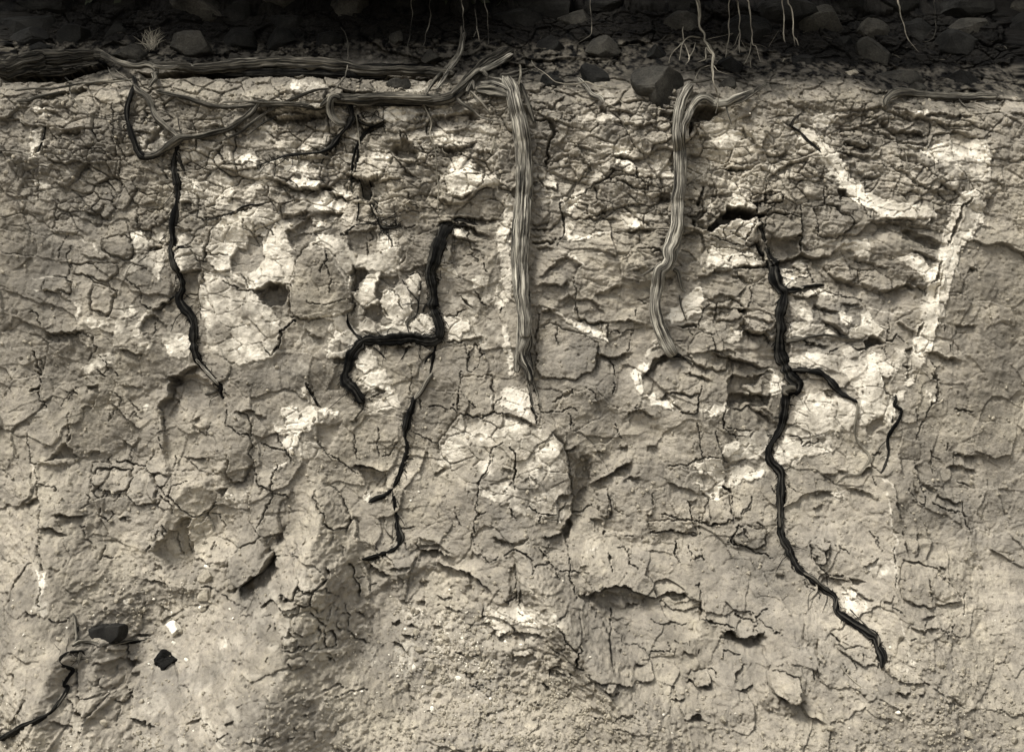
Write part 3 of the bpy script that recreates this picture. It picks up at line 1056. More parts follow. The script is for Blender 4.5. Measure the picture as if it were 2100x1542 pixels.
'C4': '''
l r 4 100|600,400 760,570 850,720 900,1000
l l 4 90|110,70 130,260 170,420 180,560
b 2|420,600 530,550 640,620 650,770 600,850 480,690
b 1.8|490,890 540,800 620,870 610,990 540,970
b 1.8|410,1060 500,1070 510,1100 420,1110
b 2|860,1100 930,1120 940,1170 890,1200 850,1160
b 1.8|80,930 200,910 270,920 180,960 90,960
b 1.8|340,960 460,940 480,1040 380,1060
b 2|1530,1130 1560,1050 1680,1060 1700,1130 1690,1175 1600,1180
l b 5 90|640,430 740,430 820,390 870,360 960,355 1060,370 1140,420 1230,460 1290,470 1350,420 1400,420 1480,450 1560,490 1640,520
l l 6 70|1650,520 1655,600 1640,640
c 12 3|1640,640 1780,680 1920,720
r 3 60|680,440 860,390 1060,390 1280,490 1480,460 1640,530 1640,760 1380,880 1000,850 850,700 760,560
l b 5 60|1810,800 1880,730 2000,790 2100,820 2180,790
c 13 3|905,580 900,700 870,800 890,930 910,1020
c 9 2|1000,840 1170,860 1270,890 1380,880 1380,800
c 12 2.5|20,140 110,60 180,80 240,120 265,200 265,240
c 9 2|265,170 300,155 370,170
c 9 2|320,40 350,120 390,200 460,290
c 9 2|530,0 540,150 550,280 600,400 630,450
c 8 1.5|420,240 700,240
l b 2 50|1040,510 1150,530
c 10 2.5|470,690 530,780 620,860 650,840 650,770
r 5 10|610,900 640,920 630,960 605,950
c 9 2.5|620,860 620,960 610,1000 700,1040 830,1110
c 9 2|480,890 530,800
l b 2.5 50|0,790 120,780 200,770 340,770
c 9 2|400,1080 500,1100 570,1100
c 12 2.5|850,1170 890,1210 940,1180
c 9 2|400,1080 400,1150
c 9 2|1430,20 1450,60 1420,90 1480,170
c 8 2|1540,10 1570,70 1560,160
c 8 2|1660,60 1660,170
c 8 1.5|1570,130 1660,120
l b 4 60|1520,1130 1600,1190 1700,1180 1710,1130
c 9 2|1690,1050 1740,1060 1760,1120
l b 3 60|1910,1160 1930,1070 2010,1030
l b 3 50|1940,1230 2000,1220 2050,1180
r 4 14|310,1200 360,1190 400,1250 370,1265
r 4 14|500,1240 550,1200 600,1230 540,1220
c 9 2|960,1350 880,1440
r 6 14|1510,1480 1620,1410 1700,1490 1600,1495
l b 4 40|1390,1300 1490,1310
r 3 14|950,1340 1050,1340 1100,1400 1000,1390
r 3 14|1200,1390 1260,1400 1250,1420
r 3 20|520,1440 650,1430 620,1460 540,1455
r 3 14|900,1470 1020,1470 1000,1490 920,1490
c 10 2|970,1480 1010,1470
r 3.5 30|50,230 110,180 160,260 130,480 90,480 50,400
c 10 2|120,250 110,470 30,490
c 10 2|150,270 140,520 170,560
c 9 2|160,620 100,590
c 8 1.5|370,820 470,920
l b 2 60|70,950 130,970 230,940
l b 2 60|300,770 350,770
c 8 1.5|910,740 970,790 980,900
r 2 25|890,780 970,800 980,900 900,900
c 8 1.5|1420,790 1440,810 1540,810 1550,770
c 8 1.5|1240,640 1300,655 1400,650 1500,670
c 8 1.5|1480,520 1540,510
c 10 2.5|1620,490 1630,390 1580,395
c 8 1.5|1620,860 1620,900
c 9 2|1830,960 1830,900 1900,910 1990,950
l b 2.5 50|1500,860 1560,890
l b 2 60|1850,520 1920,560 1980,600
c 9 2|1950,630 2040,640 2100,660
c 9 2|1330,1000 1330,1040
l b 2.5 60|1110,985 1160,1000
l b 3 50|750,1070 860,1080
c 9 2|680,1130 690,1150
r 2 30|930,1000 1060,1000 1200,1080 1100,1090
c 9 2|780,560 770,620
c 9 2|880,90 910,240
c 8 1.5|1030,60 1050,180 1120,250
l b 2 50|640,195 690,195
c 9 2|1950,430 1900,400
l b 2 50|430,600 480,560 530,545
w .35 .6|240,490 420,530 440,640 380,700 240,700 0,700 0,580 
w .35 .5|80,920 200,910 230,940 130,960
''',
'D4': '''
b 5|300,1040 400,1060 550,1120 530,1300 470,1310 380,1260 300,1180
b 3|670,20 720,-30 800,0 790,100 760,160 700,150 670,80
b 2|1390,150 1540,170 1700,220 1850,400 1900,480 1600,520 1400,480 1360,330
b 2.5|860,890 960,890 1060,870 1200,890 1210,1000 1080,1010 960,950
c 9 2|-20,0 40,20 130,60 210,90 340,130
c 10 2.5|660,30 680,140 740,200 800,270
c 10 2|790,30 770,100 780,160 740,160
c 9 2|820,265 870,265 910,280
r 4 8|960,290 1020,300 1100,340 1040,370 1000,350
c 9 2|960,330 900,310 830,290
c 11 2.5|50,620 130,640 210,660 250,600 300,550
c 10 2.5|240,640 320,700 410,760
c 9 2|220,670 170,740
c 9 2|110,575 200,600
l b 7 70|-60,740 0,740 90,790 210,770 280,770
c 9 2|210,830 250,800 280,740
c 10 2.5|850,790 900,870 960,890
r 4 8|1075,910 1100,910 1085,975
c 9 2|970,940 980,980 1030,1040
l r 6 40|545,1130 530,1300
l b 5 60|370,1260 470,1310 590,1325
l a 3 60|300,1040 380,980 480,950
c 9 2|380,1060 460,1080 540,1110
l l 2 40|600,650 600,870
l l 3 50|710,850 720,1040
r 3 10|1590,280 1610,300 1640,420 1620,470 1605,400
r 2 20|1510,30 1530,40 1510,140 1490,130
l b 2 50|1070,200 1120,170 1190,130
l b 3 50|1540,600 1590,580 1640,575
c 8 2|1820,650 1810,730
l b 2 60|1400,660 1540,710 1680,690
c 10 2|1700,710 1800,740 1900,780
c 8 1.5|1310,30 1320,200 1320,360
c 9 2|1310,440 1310,540 1380,590
c 8 1.5|1940,430 1940,500 1920,600
l b 3 60|570,1370 640,1450 780,1490
c 8 1.5|840,780 890,860
c 9 2|650,1060 680,1120 670,1170
l b 3 60|690,1040 730,1150 760,1200
l b 3.5 40|1340,1210 1390,1230 1440,1240
l b 2.5 60|1730,1300 1800,1280
c 9 2|1810,1330 1815,1390
l b 2.5 50|1500,1230 1550,1230
l b 2 50|1070,1270 1100,1250
c 8 1.5|900,1020 940,1090 900,1140
c 10 2|500,260 480,180
r 2.5 20|380,260 440,260 460,330 400,330
c 8 1.5|590,330 620,400 680,400
c 8 1.5|720,460 720,500
c 9 2|780,260 790,370
c 9 2.5|1090,470 1140,490
l b 2 60|1240,490 1300,500
c 8 1.5|1590,700 1540,740 1560,640
c 9 2|1780,800 1770,750
c 8 1.5|1430,790 1480,770
l b 2 60|1690,180 1760,200
l b 1.5 80|1400,140 1600,170 1700,220 1830,380
r 1.5 30|1380,200 1420,230 1400,330 1380,310
l b 3 60|980,380 1050,430 1130,470
w .8 1|910,420 960,395 1020,420 1040,450 980,450
w .45 .8|900,480 1000,450 1080,490 1100,550 1020,600 980,580 900,530
w .3 .4|1150,170 1280,110 1310,150 1310,260 1200,290 1110,230
w .5 .6|1340,1020 1400,1000 1420,1040 1370,1060
w .6 .6|1440,940 1460,980 1440,980
s 10 .55|1310,20 1320,100
s 9 .45|1360,630 1440,960
s 8 .35|1320,100 1330,360
'''}

# big rounded forms (photograph px): cx, cy, rx, ry, rotation, height in cm
BULGES = [
 (880, 1320, 120, 110, 0, -8), (330, 1330, 120, 90, 0, -6), (760, 1230, 45, 90, -12, -6), (1000, 1430, 140, 60, 0, -6), (560, 1430, 120, 60, 0, 4), (420, 1080, 60, 60, 0, -4), (1240, 1180, 120, 50, 0, 3),
 (1040, 965, 130, 150, 0, 5.5), (1390, 800, 95, 70, 0, 4), (512, 1140, 52, 46, -35, 6), (652, 640, 58, 150, 0, 4),
 (1595, 1400, 42, 42, 10, 5), (1725, 1130, 50, 45, 0, 3), (1560, 660, 50, 60, 0, 3), (1530, 1075, 45, 40, 0, 2.5),
 (200, 860, 60, 60, 0, 3), (330, 1040, 90, 80, -30, 4), (240, 1000, 50, 40, 0, 3), (150, 1250, 110, 120, 0, 4),
 (470, 920, 40, 60, 0, 3), (1330, 1010, 90, 80, 0, 4), (1450, 900, 80, 60, 0, 3), (1640, 1330, 60, 70, 0, 3),
 (1500, 1420, 60, 40, 0, 3), (1200, 1000, 30, 60, 0, -3), (900, 900, 60, 100, 0, -2.5), (1760, 470, 90, 50, 10, 3),
 (1880, 540, 90, 40, 25, 3), (1700, 650, 70, 40, 10, 3), (1290, 520, 90, 60, 0, 3), (1160, 560, 60, 50, 0, 2.5),
 (800, 380, 70, 60, 0, 4), (980, 370, 60, 60, 0, 3), (1300, 260, 120, 40, 0, 2), (1890, 380, 110, 60, 30, 3),
 (1010, 1190, 60, 40, 0, 4), (940, 1190, 90, 40, 0, -3), (1390, 1270, 60, 50, 0, 2), (430, 1130, 50, 60, 0, -3),
 (1930, 1110, 60, 90, 0, 3), (1900, 1230, 90, 70, 0, 3), (160, 640, 90, 80, 0, 2.5), (270, 740, 120, 60, -20, 3),
 (520, 640, 80, 90, 0, 2), (820, 560, 90, 70, 0, 2), (980, 560, 40, 70, 0, 2.5), (1180, 760, 70, 80, 0, 2.5)]
# spurs: polyline x,y,half width, height cm
SPURS = [
 [(652, 1000, 26, 1), (662, 1085, 48, 7), (640, 1190, 92, 12), (590, 1330, 150, 15), (530, 1520, 215, 14)],
 [(1075, 1110, 30, 1), (1100, 1190, 45, 6), (1150, 1270, 55, 7), (1240, 1390, 65, 7), (1330, 1520, 90, 6)],
 [(1835, 900, 40, .4), (1828, 1130, 70, 1.5), (1845, 1260, 90, 2), (1900, 1400, 130, 3)],
 [(100, 900, 90, 2), (120, 1100, 110, 5), (90, 1400, 120, 8)],
 [(160, 1340, 35, 5), (110, 1500, 60, 7)], [(215, 1330, 30, 3), (210, 1420, 60, 7), (200, 1540, 90, 8)]]

# ------------------------------------------------------------------ grid of the bank: u, v in photograph px on the plane y = 0
STEP = 1.76
def axis(a, b, lo, hi):
    """even steps from a to b, then ever longer ones out to lo and hi"""
    core = np.arange(a, b, STEP); n = 36
    g = lambda L: STEP * n * 0 + np.cumsum(np.full(n, L / n) * np.linspace(.25, 1.75, n))
    return np.concatenate([(a - g(a - lo))[::-1], core, core[-1] + g(hi - core[-1])])
gu = axis(-55, 2155, -900, 3000); gv = axis(-60, 1474, -900, 1640)
NU, NV = len(gu), len(gv); V1 = gv[-1]
def gi_(x): return np.interp(x, gu, np.arange(NU))
def gj_(y): return np.interp(y, gv, np.arange(NV))
U, V = np.meshgrid(gu, gv)                                 # rows go down the picture

def fnoise(lmin, lmax, beta=1.0, sx=1.0, sy=1.0, ang=0.0, seed=0):
    """band-limited noise on the grid, unit deviation; wavelengths in px; sx, sy stretch it along ang"""
    r = np.random.default_rng(seed)
    n = np.fft.rfft2(r.standard_normal((NV, NU)))
    fy = np.fft.fftfreq(NV, STEP)[:, None]; fx = np.fft.rfftfreq(NU, STEP)[None, :]
    c, s = math.cos(ang), math.sin(ang)
    f = np.hypot((fx * c + fy * s) * sx, (-fx * s + fy * c) * sy) + 1e-9
    a = f ** (-beta - 1.0) * np.exp(-(f * lmin) ** 4 * .5) * (1 - np.exp(-(f * lmax) ** 4))
    o = np.fft.irfft2(n * a, s=(NV, NU)); return (o - o.mean()) / o.std()

def blur(a, n):
    for ax in (0, 1):
        k = np.pad(a, [(n, n) if i == ax else (0, 0) for i in (0, 1)], mode='edge'); c = np.cumsum(k, axis=ax)
        z = np.zeros_like(np.take(c, [0], axis=ax)); c = np.concatenate([z, c], axis=ax); m = 2 * n + 1
        a = (np.take(c, range(m, c.shape[ax]), axis=ax) - np.take(c, range(0, c.shape[ax] - m), axis=ax)) / m
    return a

def sstep(a, b, x):
    t = np.clip((x - a) / (b - a), 0, 1); return t * t * (3 - 2 * t)

# macro profile of the bank in metres towards the camera
PV = np.array([-900, -110, 40, 90, 130, 165, 205, 300, 500, 700, 950, 1080, 1200, 1330, 1500, 1700])
PH = np.array([-1.9, -.82, -.56, -.42, -.24, -.10, .0, .035, .06, .075, .115, .17, .28, .44, .70, 1.05])
def macro(u, v):
    e = 12 * np.sin(u * .0063 + 1.3) + 8 * np.sin(u * .017) + np.where(u > 1500, -(u - 1500) * .0, 0)
    tilt = 28 * np.clip((u - 1400) / 700, 0, 1) - 20 * np.clip((500 - u) / 500, 0, 1)
    vv = np.where(v < 400, v - (e + tilt) * np.clip((400 - v) / 200, 0, 1), v)
    h = np.interp(vv, PV, PH)
    h = h + .012 * np.sin(u * .0042 + .5) * np.clip((v - 300) / 500, 0, 1) + .012 * np.sin(u * .009 + v * .004)
    return h

def flow(pts, h=macro):
    """photograph px -> px on the plane of the bank"""
    pts = np.asarray(pts, float); x, y = pts[:, 0], pts[:, 1]; u, v = x.copy(), y.copy()
    for _ in range(8):
        k = (D - h(u, v)) / D
        u = 1050 + (x - 1050) * k; v = 771 + (y - 771) * k
    out = pts.copy(); out[:, 0] = u; out[:, 1] = v; return out

WU = U + 1.5 * fnoise(5, 40, .6, seed=1) + 2.0 * fnoise(40, 200, 1, seed=2)
WV = V + 1.5 * fnoise(5, 40, .6, seed=3) + 2.0 * fnoise(40, 200, 1, seed=4)
WN = fnoise(14, 90, .5, seed=5)                            # width modulation along cracks
H = macro(U, V)

def window(p, m):
    j0 = int(gi_(p[:, 0].min() - m)); j1 = min(NU, int(gi_(p[:, 0].max() + m)) + 2)
    i0 = int(gj_(p[:, 1].min() - m)); i1 = min(NV, int(gj_(p[:, 1].max() + m)) + 2)
    return (slice(i0, i1), slice(j0, j1)) if i1 > i0 and j1 > j0 else None

def polydist(p, w, closed=False):
    x, y = WU[w], WV[w]; best = np.full(x.shape, 1e9); side = np.zeros(x.shape); par = np.zeros(x.shape)
    n = len(p); tot = 0
    for k in range(n if closed else n - 1):
        a, b = p[k, :2], p[(k + 1) % n, :2]; d = b - a; L2 = max(d @ d, 1e-6); L = math.sqrt(L2)
        t = np.clip(((x - a[0]) * d[0] + (y - a[1]) * d[1]) / L2, 0, 1)
        q = np.hypot(x - a[0] - t * d[0], y - a[1] - t * d[1]); m = q < best
        best[m] = q[m]; par[m] = (tot + t * L)[m]
        side[m] = (((x - a[0]) * -d[1] + (y - a[1]) * d[0]) / L)[m]
        tot += L
    return best, side, par, tot

def inside(p, w):
    x, y = WU[w], WV[w]; c = np.zeros(x.shape, bool); n = len(p)
    for k in range(n):
        x1, y1 = p[k, :2]; x2, y2 = p[(k + 1) % n, :2]
        if abs(y2 - y1) < 1e-9: continue
        c ^= ((y1 > y) != (y2 > y)) & (x < (x2 - x1) * (y - y1) / (y2 - y1) + x1)
    return c

# ---- large forms
for cx, cy, rx, ry, rot, a in BULGES:
    c0 = flow([(cx, cy)])[0]; r = math.radians(rot); du, dv = WU - c0[0], WV - c0[1]
    e = np.hypot((du * math.cos(r) + dv * math.sin(r)) / rx, (-du * math.sin(r) + dv * math.cos(r)) / ry)
    H += a * .01 * np.clip(1 - (e / 1.25) ** 2.5, 0, 1) ** .9
for sp in SPURS:
    p = flow(np.array(sp, float)); w = window(p, 300)
    d, sd, par, tot = polydist(p, w)
    cum = np.concatenate([[0], np.cumsum(np.hypot(*np.diff(p[:, :2], axis=0).T))])
    hw = np.interp(par, cum, p[:, 2]); ht = np.interp(par, cum, p[:, 3])
    H[w] += ht * .031 * np.exp(-(d / hw) ** 2 * 1.9)

# ---- regional character
def blob(cx, cy, rx, ry): return np.exp(-(((U - cx) / rx) ** 2 + ((V - cy) / ry) ** 2))
top = sstep(560, 330, V + 30 * fnoise(60, 400, 1, seed=6))
frac = np.clip(.75 * top + .7 * blob(720, 330, 260, 120) + .5 * blob(1480, 340, 200, 120) + .35 * blob(1700, 600, 200, 140)
               + .35 * blob(620, 1180, 90, 120) + .45 * blob(1120, 1300, 110, 110) + .3 * blob(1260, 480, 200, 80)
               + .3 * blob(420, 480, 120, 100) + .25 * blob(150, 720, 120, 100) + .19, 0, 1)
gran = np.clip(blob(930, 1290, 130, 80) + .8 * blob(1080, 1400, 220, 60) + .7 * blob(330, 1220, 130, 80) + .5 * blob(1850, 1330, 140, 80)
               + .45 * blob(800, 200, 300, 50) + .45 * blob(1700, 210, 300, 40) + .6 * sstep(1300, 1480, V), 0, 1)
lami = np.clip(.9 * blob(1800, 320, 260, 170) + .8 * blob(1300, 520, 260, 120) + .8 * blob(850, 360, 300, 120) + .5 * blob(1600, 650, 200, 150)
               + .3 * top, 0, 1)
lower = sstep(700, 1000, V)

# ---- procedural relief
H += .010 * fnoise(90, 500, 1.4, seed=10) + .0035 * fnoise(22, 110, 1.2, seed=11) * (.6 + .6 * frac)
H += .0011 * fnoise(5, 26, .9, seed=12) * (.8 + 1.6 * gran + frac)
rid = np.abs(fnoise(16, 70, 1.0, 2.6, .8, math.radians(6), seed=13)); H -= .006 * lami * np.clip(.45 - rid, 0, 1) / .45
lam2 = fnoise(9, 45, .9, 4.0, .8, math.radians(14), seed=14); H += .0026 * lami * lam2
gr = fnoise(6, 20, .4, seed=15); H += .0014 * gran * np.clip(gr, -.6, 2.2)
pits = fnoise(7, 30, .5, seed=16); H -= .012 * np.clip(pits - 2.0, 0, 1) * (.35 + gran + .5 * frac)

def worley(sx, sy, ang, seed, warp):
    r = np.random.default_rng(seed); tab = r.random((4096, 2)); c, s = math.cos(ang), math.sin(ang)
    uu = U + warp * fnoise(20, 160, 1, seed=seed + 50); vv = V + warp * fnoise(20, 160, 1, seed=seed + 51)
    x = (uu * c + vv * s) / sx; y = (-uu * s + vv * c) / sy; ix, iy = np.floor(x).astype(int), np.floor(y).astype(int)
    f1 = np.full(x.shape, 9.); f2 = f1.copy(); cid = np.zeros(x.shape, int); ox = np.zeros(x.shape); oy = np.zeros(x.shape)
    for a in (-1, 0, 1):
        for b in (-1, 0, 1):
            k = ((ix + a) * 131 + (iy + b) * 7919) & 4095
            dx = ix + a + tab[k, 0] - x; dy = iy + b + tab[k, 1] - y; d = np.hypot(dx, dy)
            m = d < f1; f2 = np.where(m, f1, np.minimum(f2, d)); f1 = np.where(m, d, f1)
            cid = np.where(m, (ix + a + 500) * 2000 + (iy + b + 500), cid); ox = np.where(m, dx, ox); oy = np.where(m, dy, oy)
    return f1, f2, cid, ox, oy

PLATES = None; TONE = .10 * fnoise(60, 500, 1.1, seed=80) + .05 * fnoise(10, 60, .8, 2.2, .8, .1, seed=81)
for sx, sy, ang, seed, warp, mask, off, tilt, cd in (
        (120, 74, .12, 21, 6, frac * .6 + .45, .008, .014, .013), (52, 31, .08, 22, 3.0, frac, .0048, .0085, .014),
        (24, 15, .15, 23, 1.6, np.clip(frac - .12 + .5 * gran, 0, 1), .0024, .0036, .009),
        (70, 95, .5, 24, 4, .3 + .3 * lower, .003, .012, .010), (13, 9, .1, 25, 1.0, np.clip(.5 * frac + .5 * gran - .1, 0, 1), .0013, .0016, .004)):
    f1, f2, cid, ox, oy = worley(sx, sy, ang, seed, warp)
    rt = np.random.default_rng(seed + 9).standard_normal((8192, 3)); q = rt[cid & 8191]
    H += mask * (off * q[..., 0] + tilt * (q[..., 1] * ox + q[..., 2] * oy))
    cm = sstep(.0, 1.3, fnoise(40, 260, 1, seed=seed + 70))
    edge = (f2 - f1) * min(sx, sy)
    H -= mask * cd * (cm + .28 * frac * frac) * (1 - .55 * sstep(480, 640, V)) * np.clip(1 - edge / (3.4 if seed == 21 else 2.6), 0, 1)
    H += mask * off * .35 * (1 - np.clip(f1 * 1.2, 0, 1) ** 4)
    TONE += (.10 if seed != 25 else .05) * (.4 + .6 * np.clip(mask, 0, 1)) * rt[(cid * 7 + 13) & 8191][..., 0].clip(-1.6, 1.6)
    if seed == 22: PLATES = (cid, edge)
TONE += .16 * lower                                          # upturned lower slope lightened: daylight put into its tone
# fine branching hair cracks everywhere
hc = np.abs(fnoise(14, 120, 1.0, seed=30)); hm = sstep(.3, 1.3, fnoise(60, 300, 1, seed=31))
H -= .006 * hm * np.clip(1 - hc / .028, 0, 1)

# beyond the even part of the grid keep only the broad forms
core = np.minimum(np.minimum(sstep(-150, -60, V), sstep(1560, 1470, V)), np.minimum(sstep(-130, -50, U), sstep(2230, 2150, U)))
HM = macro(U, V); H = HM + (H - HM) * core
TONE *= core
# ---- traced features
HB = blur(blur(H, 4), 4)
CRUST = np.zeros(U.shape); PID = np.zeros(U.shape, int)
NCR = fnoise(5, 40, .6, seed=40); NMOT = fnoise(7, 80, .8, seed=41); NMO2 = .95 * fnoise(24, 130, .9, seed=42) + .38 * fnoise(6, 24, .5, seed=44)
crust_list = []; delayed = []; bare = []; blocks = set()
for tile, txt in FEATURES.items():
    for line in txt.strip().splitlines():
        head, pts = line.split('|'); h = head.split(); kind = h[0]; p = flow(P(tile, pts))
        if kind == 'c': delayed.append((kind, max(.95, float(h[1]) * K * .46), float(h[2]) * .01, p)); continue
        if kind == 'l': delayed.append((kind, h[1], float(h[2]) * .01, float(h[3]) * K, p)); continue
        if kind == 's':
            hw = float(h[1]) * K * .5; w = window(p, 14)
            if not w: continue
            d, sd, par, tot = polydist(p, w)
            CRUST[w] = np.maximum(CRUST[w], float(h[2]) * np.clip(1.4 - d / hw + .35 * NCR[w], 0, 1)); continue
        w = window(p, 30)
        if not w: continue
        d, sd, par, tot = polydist(p, w, True); ins = inside(p, w); sdist = np.where(ins, d, -d)
        if kind == 'r':
            soft = max(2.2, float(h[2]) * K)
            H[w] -= float(h[1]) * .01 * sstep(-1.0, soft, sdist) * (.8 + .2 * sstep(0, 14, sdist))
            bare.append((w, sstep(-1, 1, sdist)))
        elif kind == 'b':                                      # block standing proud: its own piece
            m = sstep(-1.2, 1.6, sdist + 1.2 * NCR[w]); dome = .75 + .25 * sstep(0, 20, sdist)
            H[w] += float(h[1]) * .01 * m * dome; H[w] -= .010 * np.exp(-((sdist + 1.6) / 1.5) ** 2)
            crust_list.append((w, m, len(crust_list) + 1)); PID[w] = np.where(m > .5, len(crust_list), PID[w]); blocks.add(len(crust_list))
        elif kind == 'w':
            b = float(h[1]); m = sstep(-1.2, 1.2, sdist + 1.5 * NCR[w] + 1.4)
            bb_ = np.clip(b * 1.08 - .02 + (.15 + .36 * (1 - b)) * NMO2[w], .06, 1)
            CRUST[w] = np.maximum(CRUST[w] * (1 - m), m * bb_)
            CRUST[w] = np.maximum(CRUST[w], b * .17 * sstep(-15, 2, sdist + 5 * NMO2[w]))
            H[w] += m * (.6 if float(h[2]) >= 1.3 else .5 if float(h[2]) >= 1 else .3) * (HB[w] - H[w])
            H[w] += float(h[2]) * .0065 * m * (.8 + .2 * np.clip(NMOT[w], -1, 1))
            ce = PLATES[1][w]; H[w] -= .007 * m * np.clip(1 - ce / 1.9, 0, 1) * (WN[w] > -.3)          # the crust is crazed
            crust_list.append((w, m, len(crust_list) + 1))
            PID[w] = np.where(m > .5, len(crust_list), PID[w])
for w, m in bare: CRUST[w] *= 1 - .92 * m                 # the crust has fallen out of the hollows
# mottled traces of crust where the bank is paler, without an outline of their own
for cx, cy, rx, ry, a in ((470, 380, 130, 70, .8), (760, 300, 120, 60, .8), (950, 300, 90, 60, .6), (1450, 300, 110, 80, .7), (1180, 360, 120, 60, .5),
                          (1640, 330, 120, 70, .6), (1920, 330, 90, 70, .6), (620, 720, 70, 60, .4), (980, 640, 60, 90, .6), (1560, 930, 60, 40, .6),
                          (1720, 880, 80, 60, .6), (500, 1420, 220, 120, .35), (640, 1230, 110, 130, .3), (1090, 1280, 90, 120, .35), (900, 1300, 130, 70, .5),
                          (1000, 900, 90, 60, .4), (620, 880, 60, 50, .5), (560, 220, 120, 30, .6), (880, 215, 120, 40, .5), (1300, 230, 160, 60, .5)):
    CRUST = np.maximum(CRUST, a * .8 * np.exp(-(((U - cx) / rx) ** 2 + ((V - cy) / ry) ** 2)) * sstep(.1, 1.2, NMOT * .7 + .6 * fnoise(18, 90, .8, seed=43)))
CRUST *= core
DIRS = {'b': (0, 1), 'a': (0, -1), 'l': (-1, 0), 'r': (1, 0)}
for f in delayed:
    if f[0] == 'l':
        _, sd_, dep, reach, p = f; w = window(p, reach * 3 + 10)
        if not w: continue
        d, side, par, tot = polydist(p, w); dv = p[-1, :2] - p[0, :2]; nrm = np.array((-dv[1], dv[0])); dr = np.array(DIRS[sd_])
        sgn = 1 if nrm @ dr >= 0 else -1
        s = side * sgn
        endf = sstep(0, .16, par / tot) * sstep(1, .84, par / tot)
        fade = np.exp(-np.maximum(d - np.abs(side), 0) / 3)
        rec = dep * np.exp(-np.clip(s, 0, None) / (reach * (.7 + .3 * WN[w].clip(-1, 1)))) * sstep(-1.2, 1.0, s)
        lip = .38 * dep * np.exp(-np.clip(-s, 0, None) / (reach * .8)) * sstep(1.0, -1.2, s)
        H[w] += (lip - rec) * (.25 + .75 * endf) * fade
    else:
        _, hw, dep, p = f; w = window(p, hw * 4 + 6)
        if not w: continue
        d, side, par, tot = polydist(p, w); t = par / tot
        ww = hw * (1 + .35 * WN[w].clip(-1.5, 1.5)) * (.3 + .7 * np.sin(np.clip(t, 0, 1) * math.pi) ** .5)
        H[w] -= 1.25 * dep * np.clip(1.25 - d / np.maximum(ww, .7), 0, 1) ** .7
        H[w] += .04 * dep * np.exp(-((d - 2.5 * hw) / (2 * hw)) ** 2)

H += np.clip(.40 * (H - blur(H, 2)), -.005, .003)           # crisp broken edges
HS = blur(blur(H, 4), 4)
def samp(A, u, v):
    x = np.clip(gi_(np.asarray(u, float)), 0, NU - 1.001); y = np.clip(gj_(np.asarray(v, float)), 0, NV - 1.001)
    i, j = y.astype(int), x.astype(int); fx, fy = x - j, y - i
    return (A[i, j] * (1 - fx) + A[i, j + 1] * fx) * (1 - fy) + (A[i + 1, j] * (1 - fx) + A[i + 1, j + 1] * fx) * fy
def at(px, py, off=0.0):
    """photograph px -> world point standing off metres in front of the bank's (smoothed) surface"""
    px = np.atleast_1d(np.asarray(px, float)); py = np.atleast_1d(np.asarray(py, float)); off = np.zeros(len(px)) + off
    q = flow(np.stack([px, py, off], 1), lambda u, v: samp(HS, u, v) + off)
    h = samp(HS, q[:, 0], q[:, 1]) + off
    return np.stack([(q[:, 0] - 1050) * S, -h, ZC - (q[:, 1] - 771) * S], 1)
print('bank relief', round(time.time() - T0, 1))

# ------------------------------------------------------------------ materials
def mat(name):
    m = bpy.data.materials.new(name); m.use_nodes = True; nt = m.node_tree; nt.nodes.clear()
    o = nt.nodes.new('ShaderNodeOutputMaterial'); b = nt.nodes.new('ShaderNodeBsdfPrincipled'); nt.links.new(b.outputs[0], o.inputs[0])
    b.inputs['Specular IOR Level'].default_value = .25; b.inputs['Roughness'].default_value = .9
    return m, nt, b
def nd(nt, t, **kw):
    n = nt.nodes.new(t)
    for k, v in kw.items():
        if hasattr(n, k): setattr(n, k, v)
        else: n.inputs[k].default_value = v
    return n
def ramp(nt, src, stops):
    r = nt.nodes.new('ShaderNodeValToRGB'); e = r.color_ramp.elements
    while len(e) < len(stops): e.new(.5)
    for k, (p, c) in enumerate(stops): e[k].position = p; e[k].color = (*c, 1)
    nt.links.new(src, r.inputs[0]); return r
def mixc(nt, fac, a, b, mode='MIX'):
    m = nt.nodes.new('ShaderNodeMix'); m.data_type = 'RGBA'; m.blend_type = mode
    for sock, v in ((m.inputs[0], fac), (m.inputs[6], a), (m.inputs[7], b)):
        if hasattr(v, 'links') or hasattr(v, 'is_output'): nt.links.new(v, sock)
        elif isinstance(v, (int, float)): sock.default_value = v
        else: sock.default_value = (*v, 1)
    return m.outputs[2]

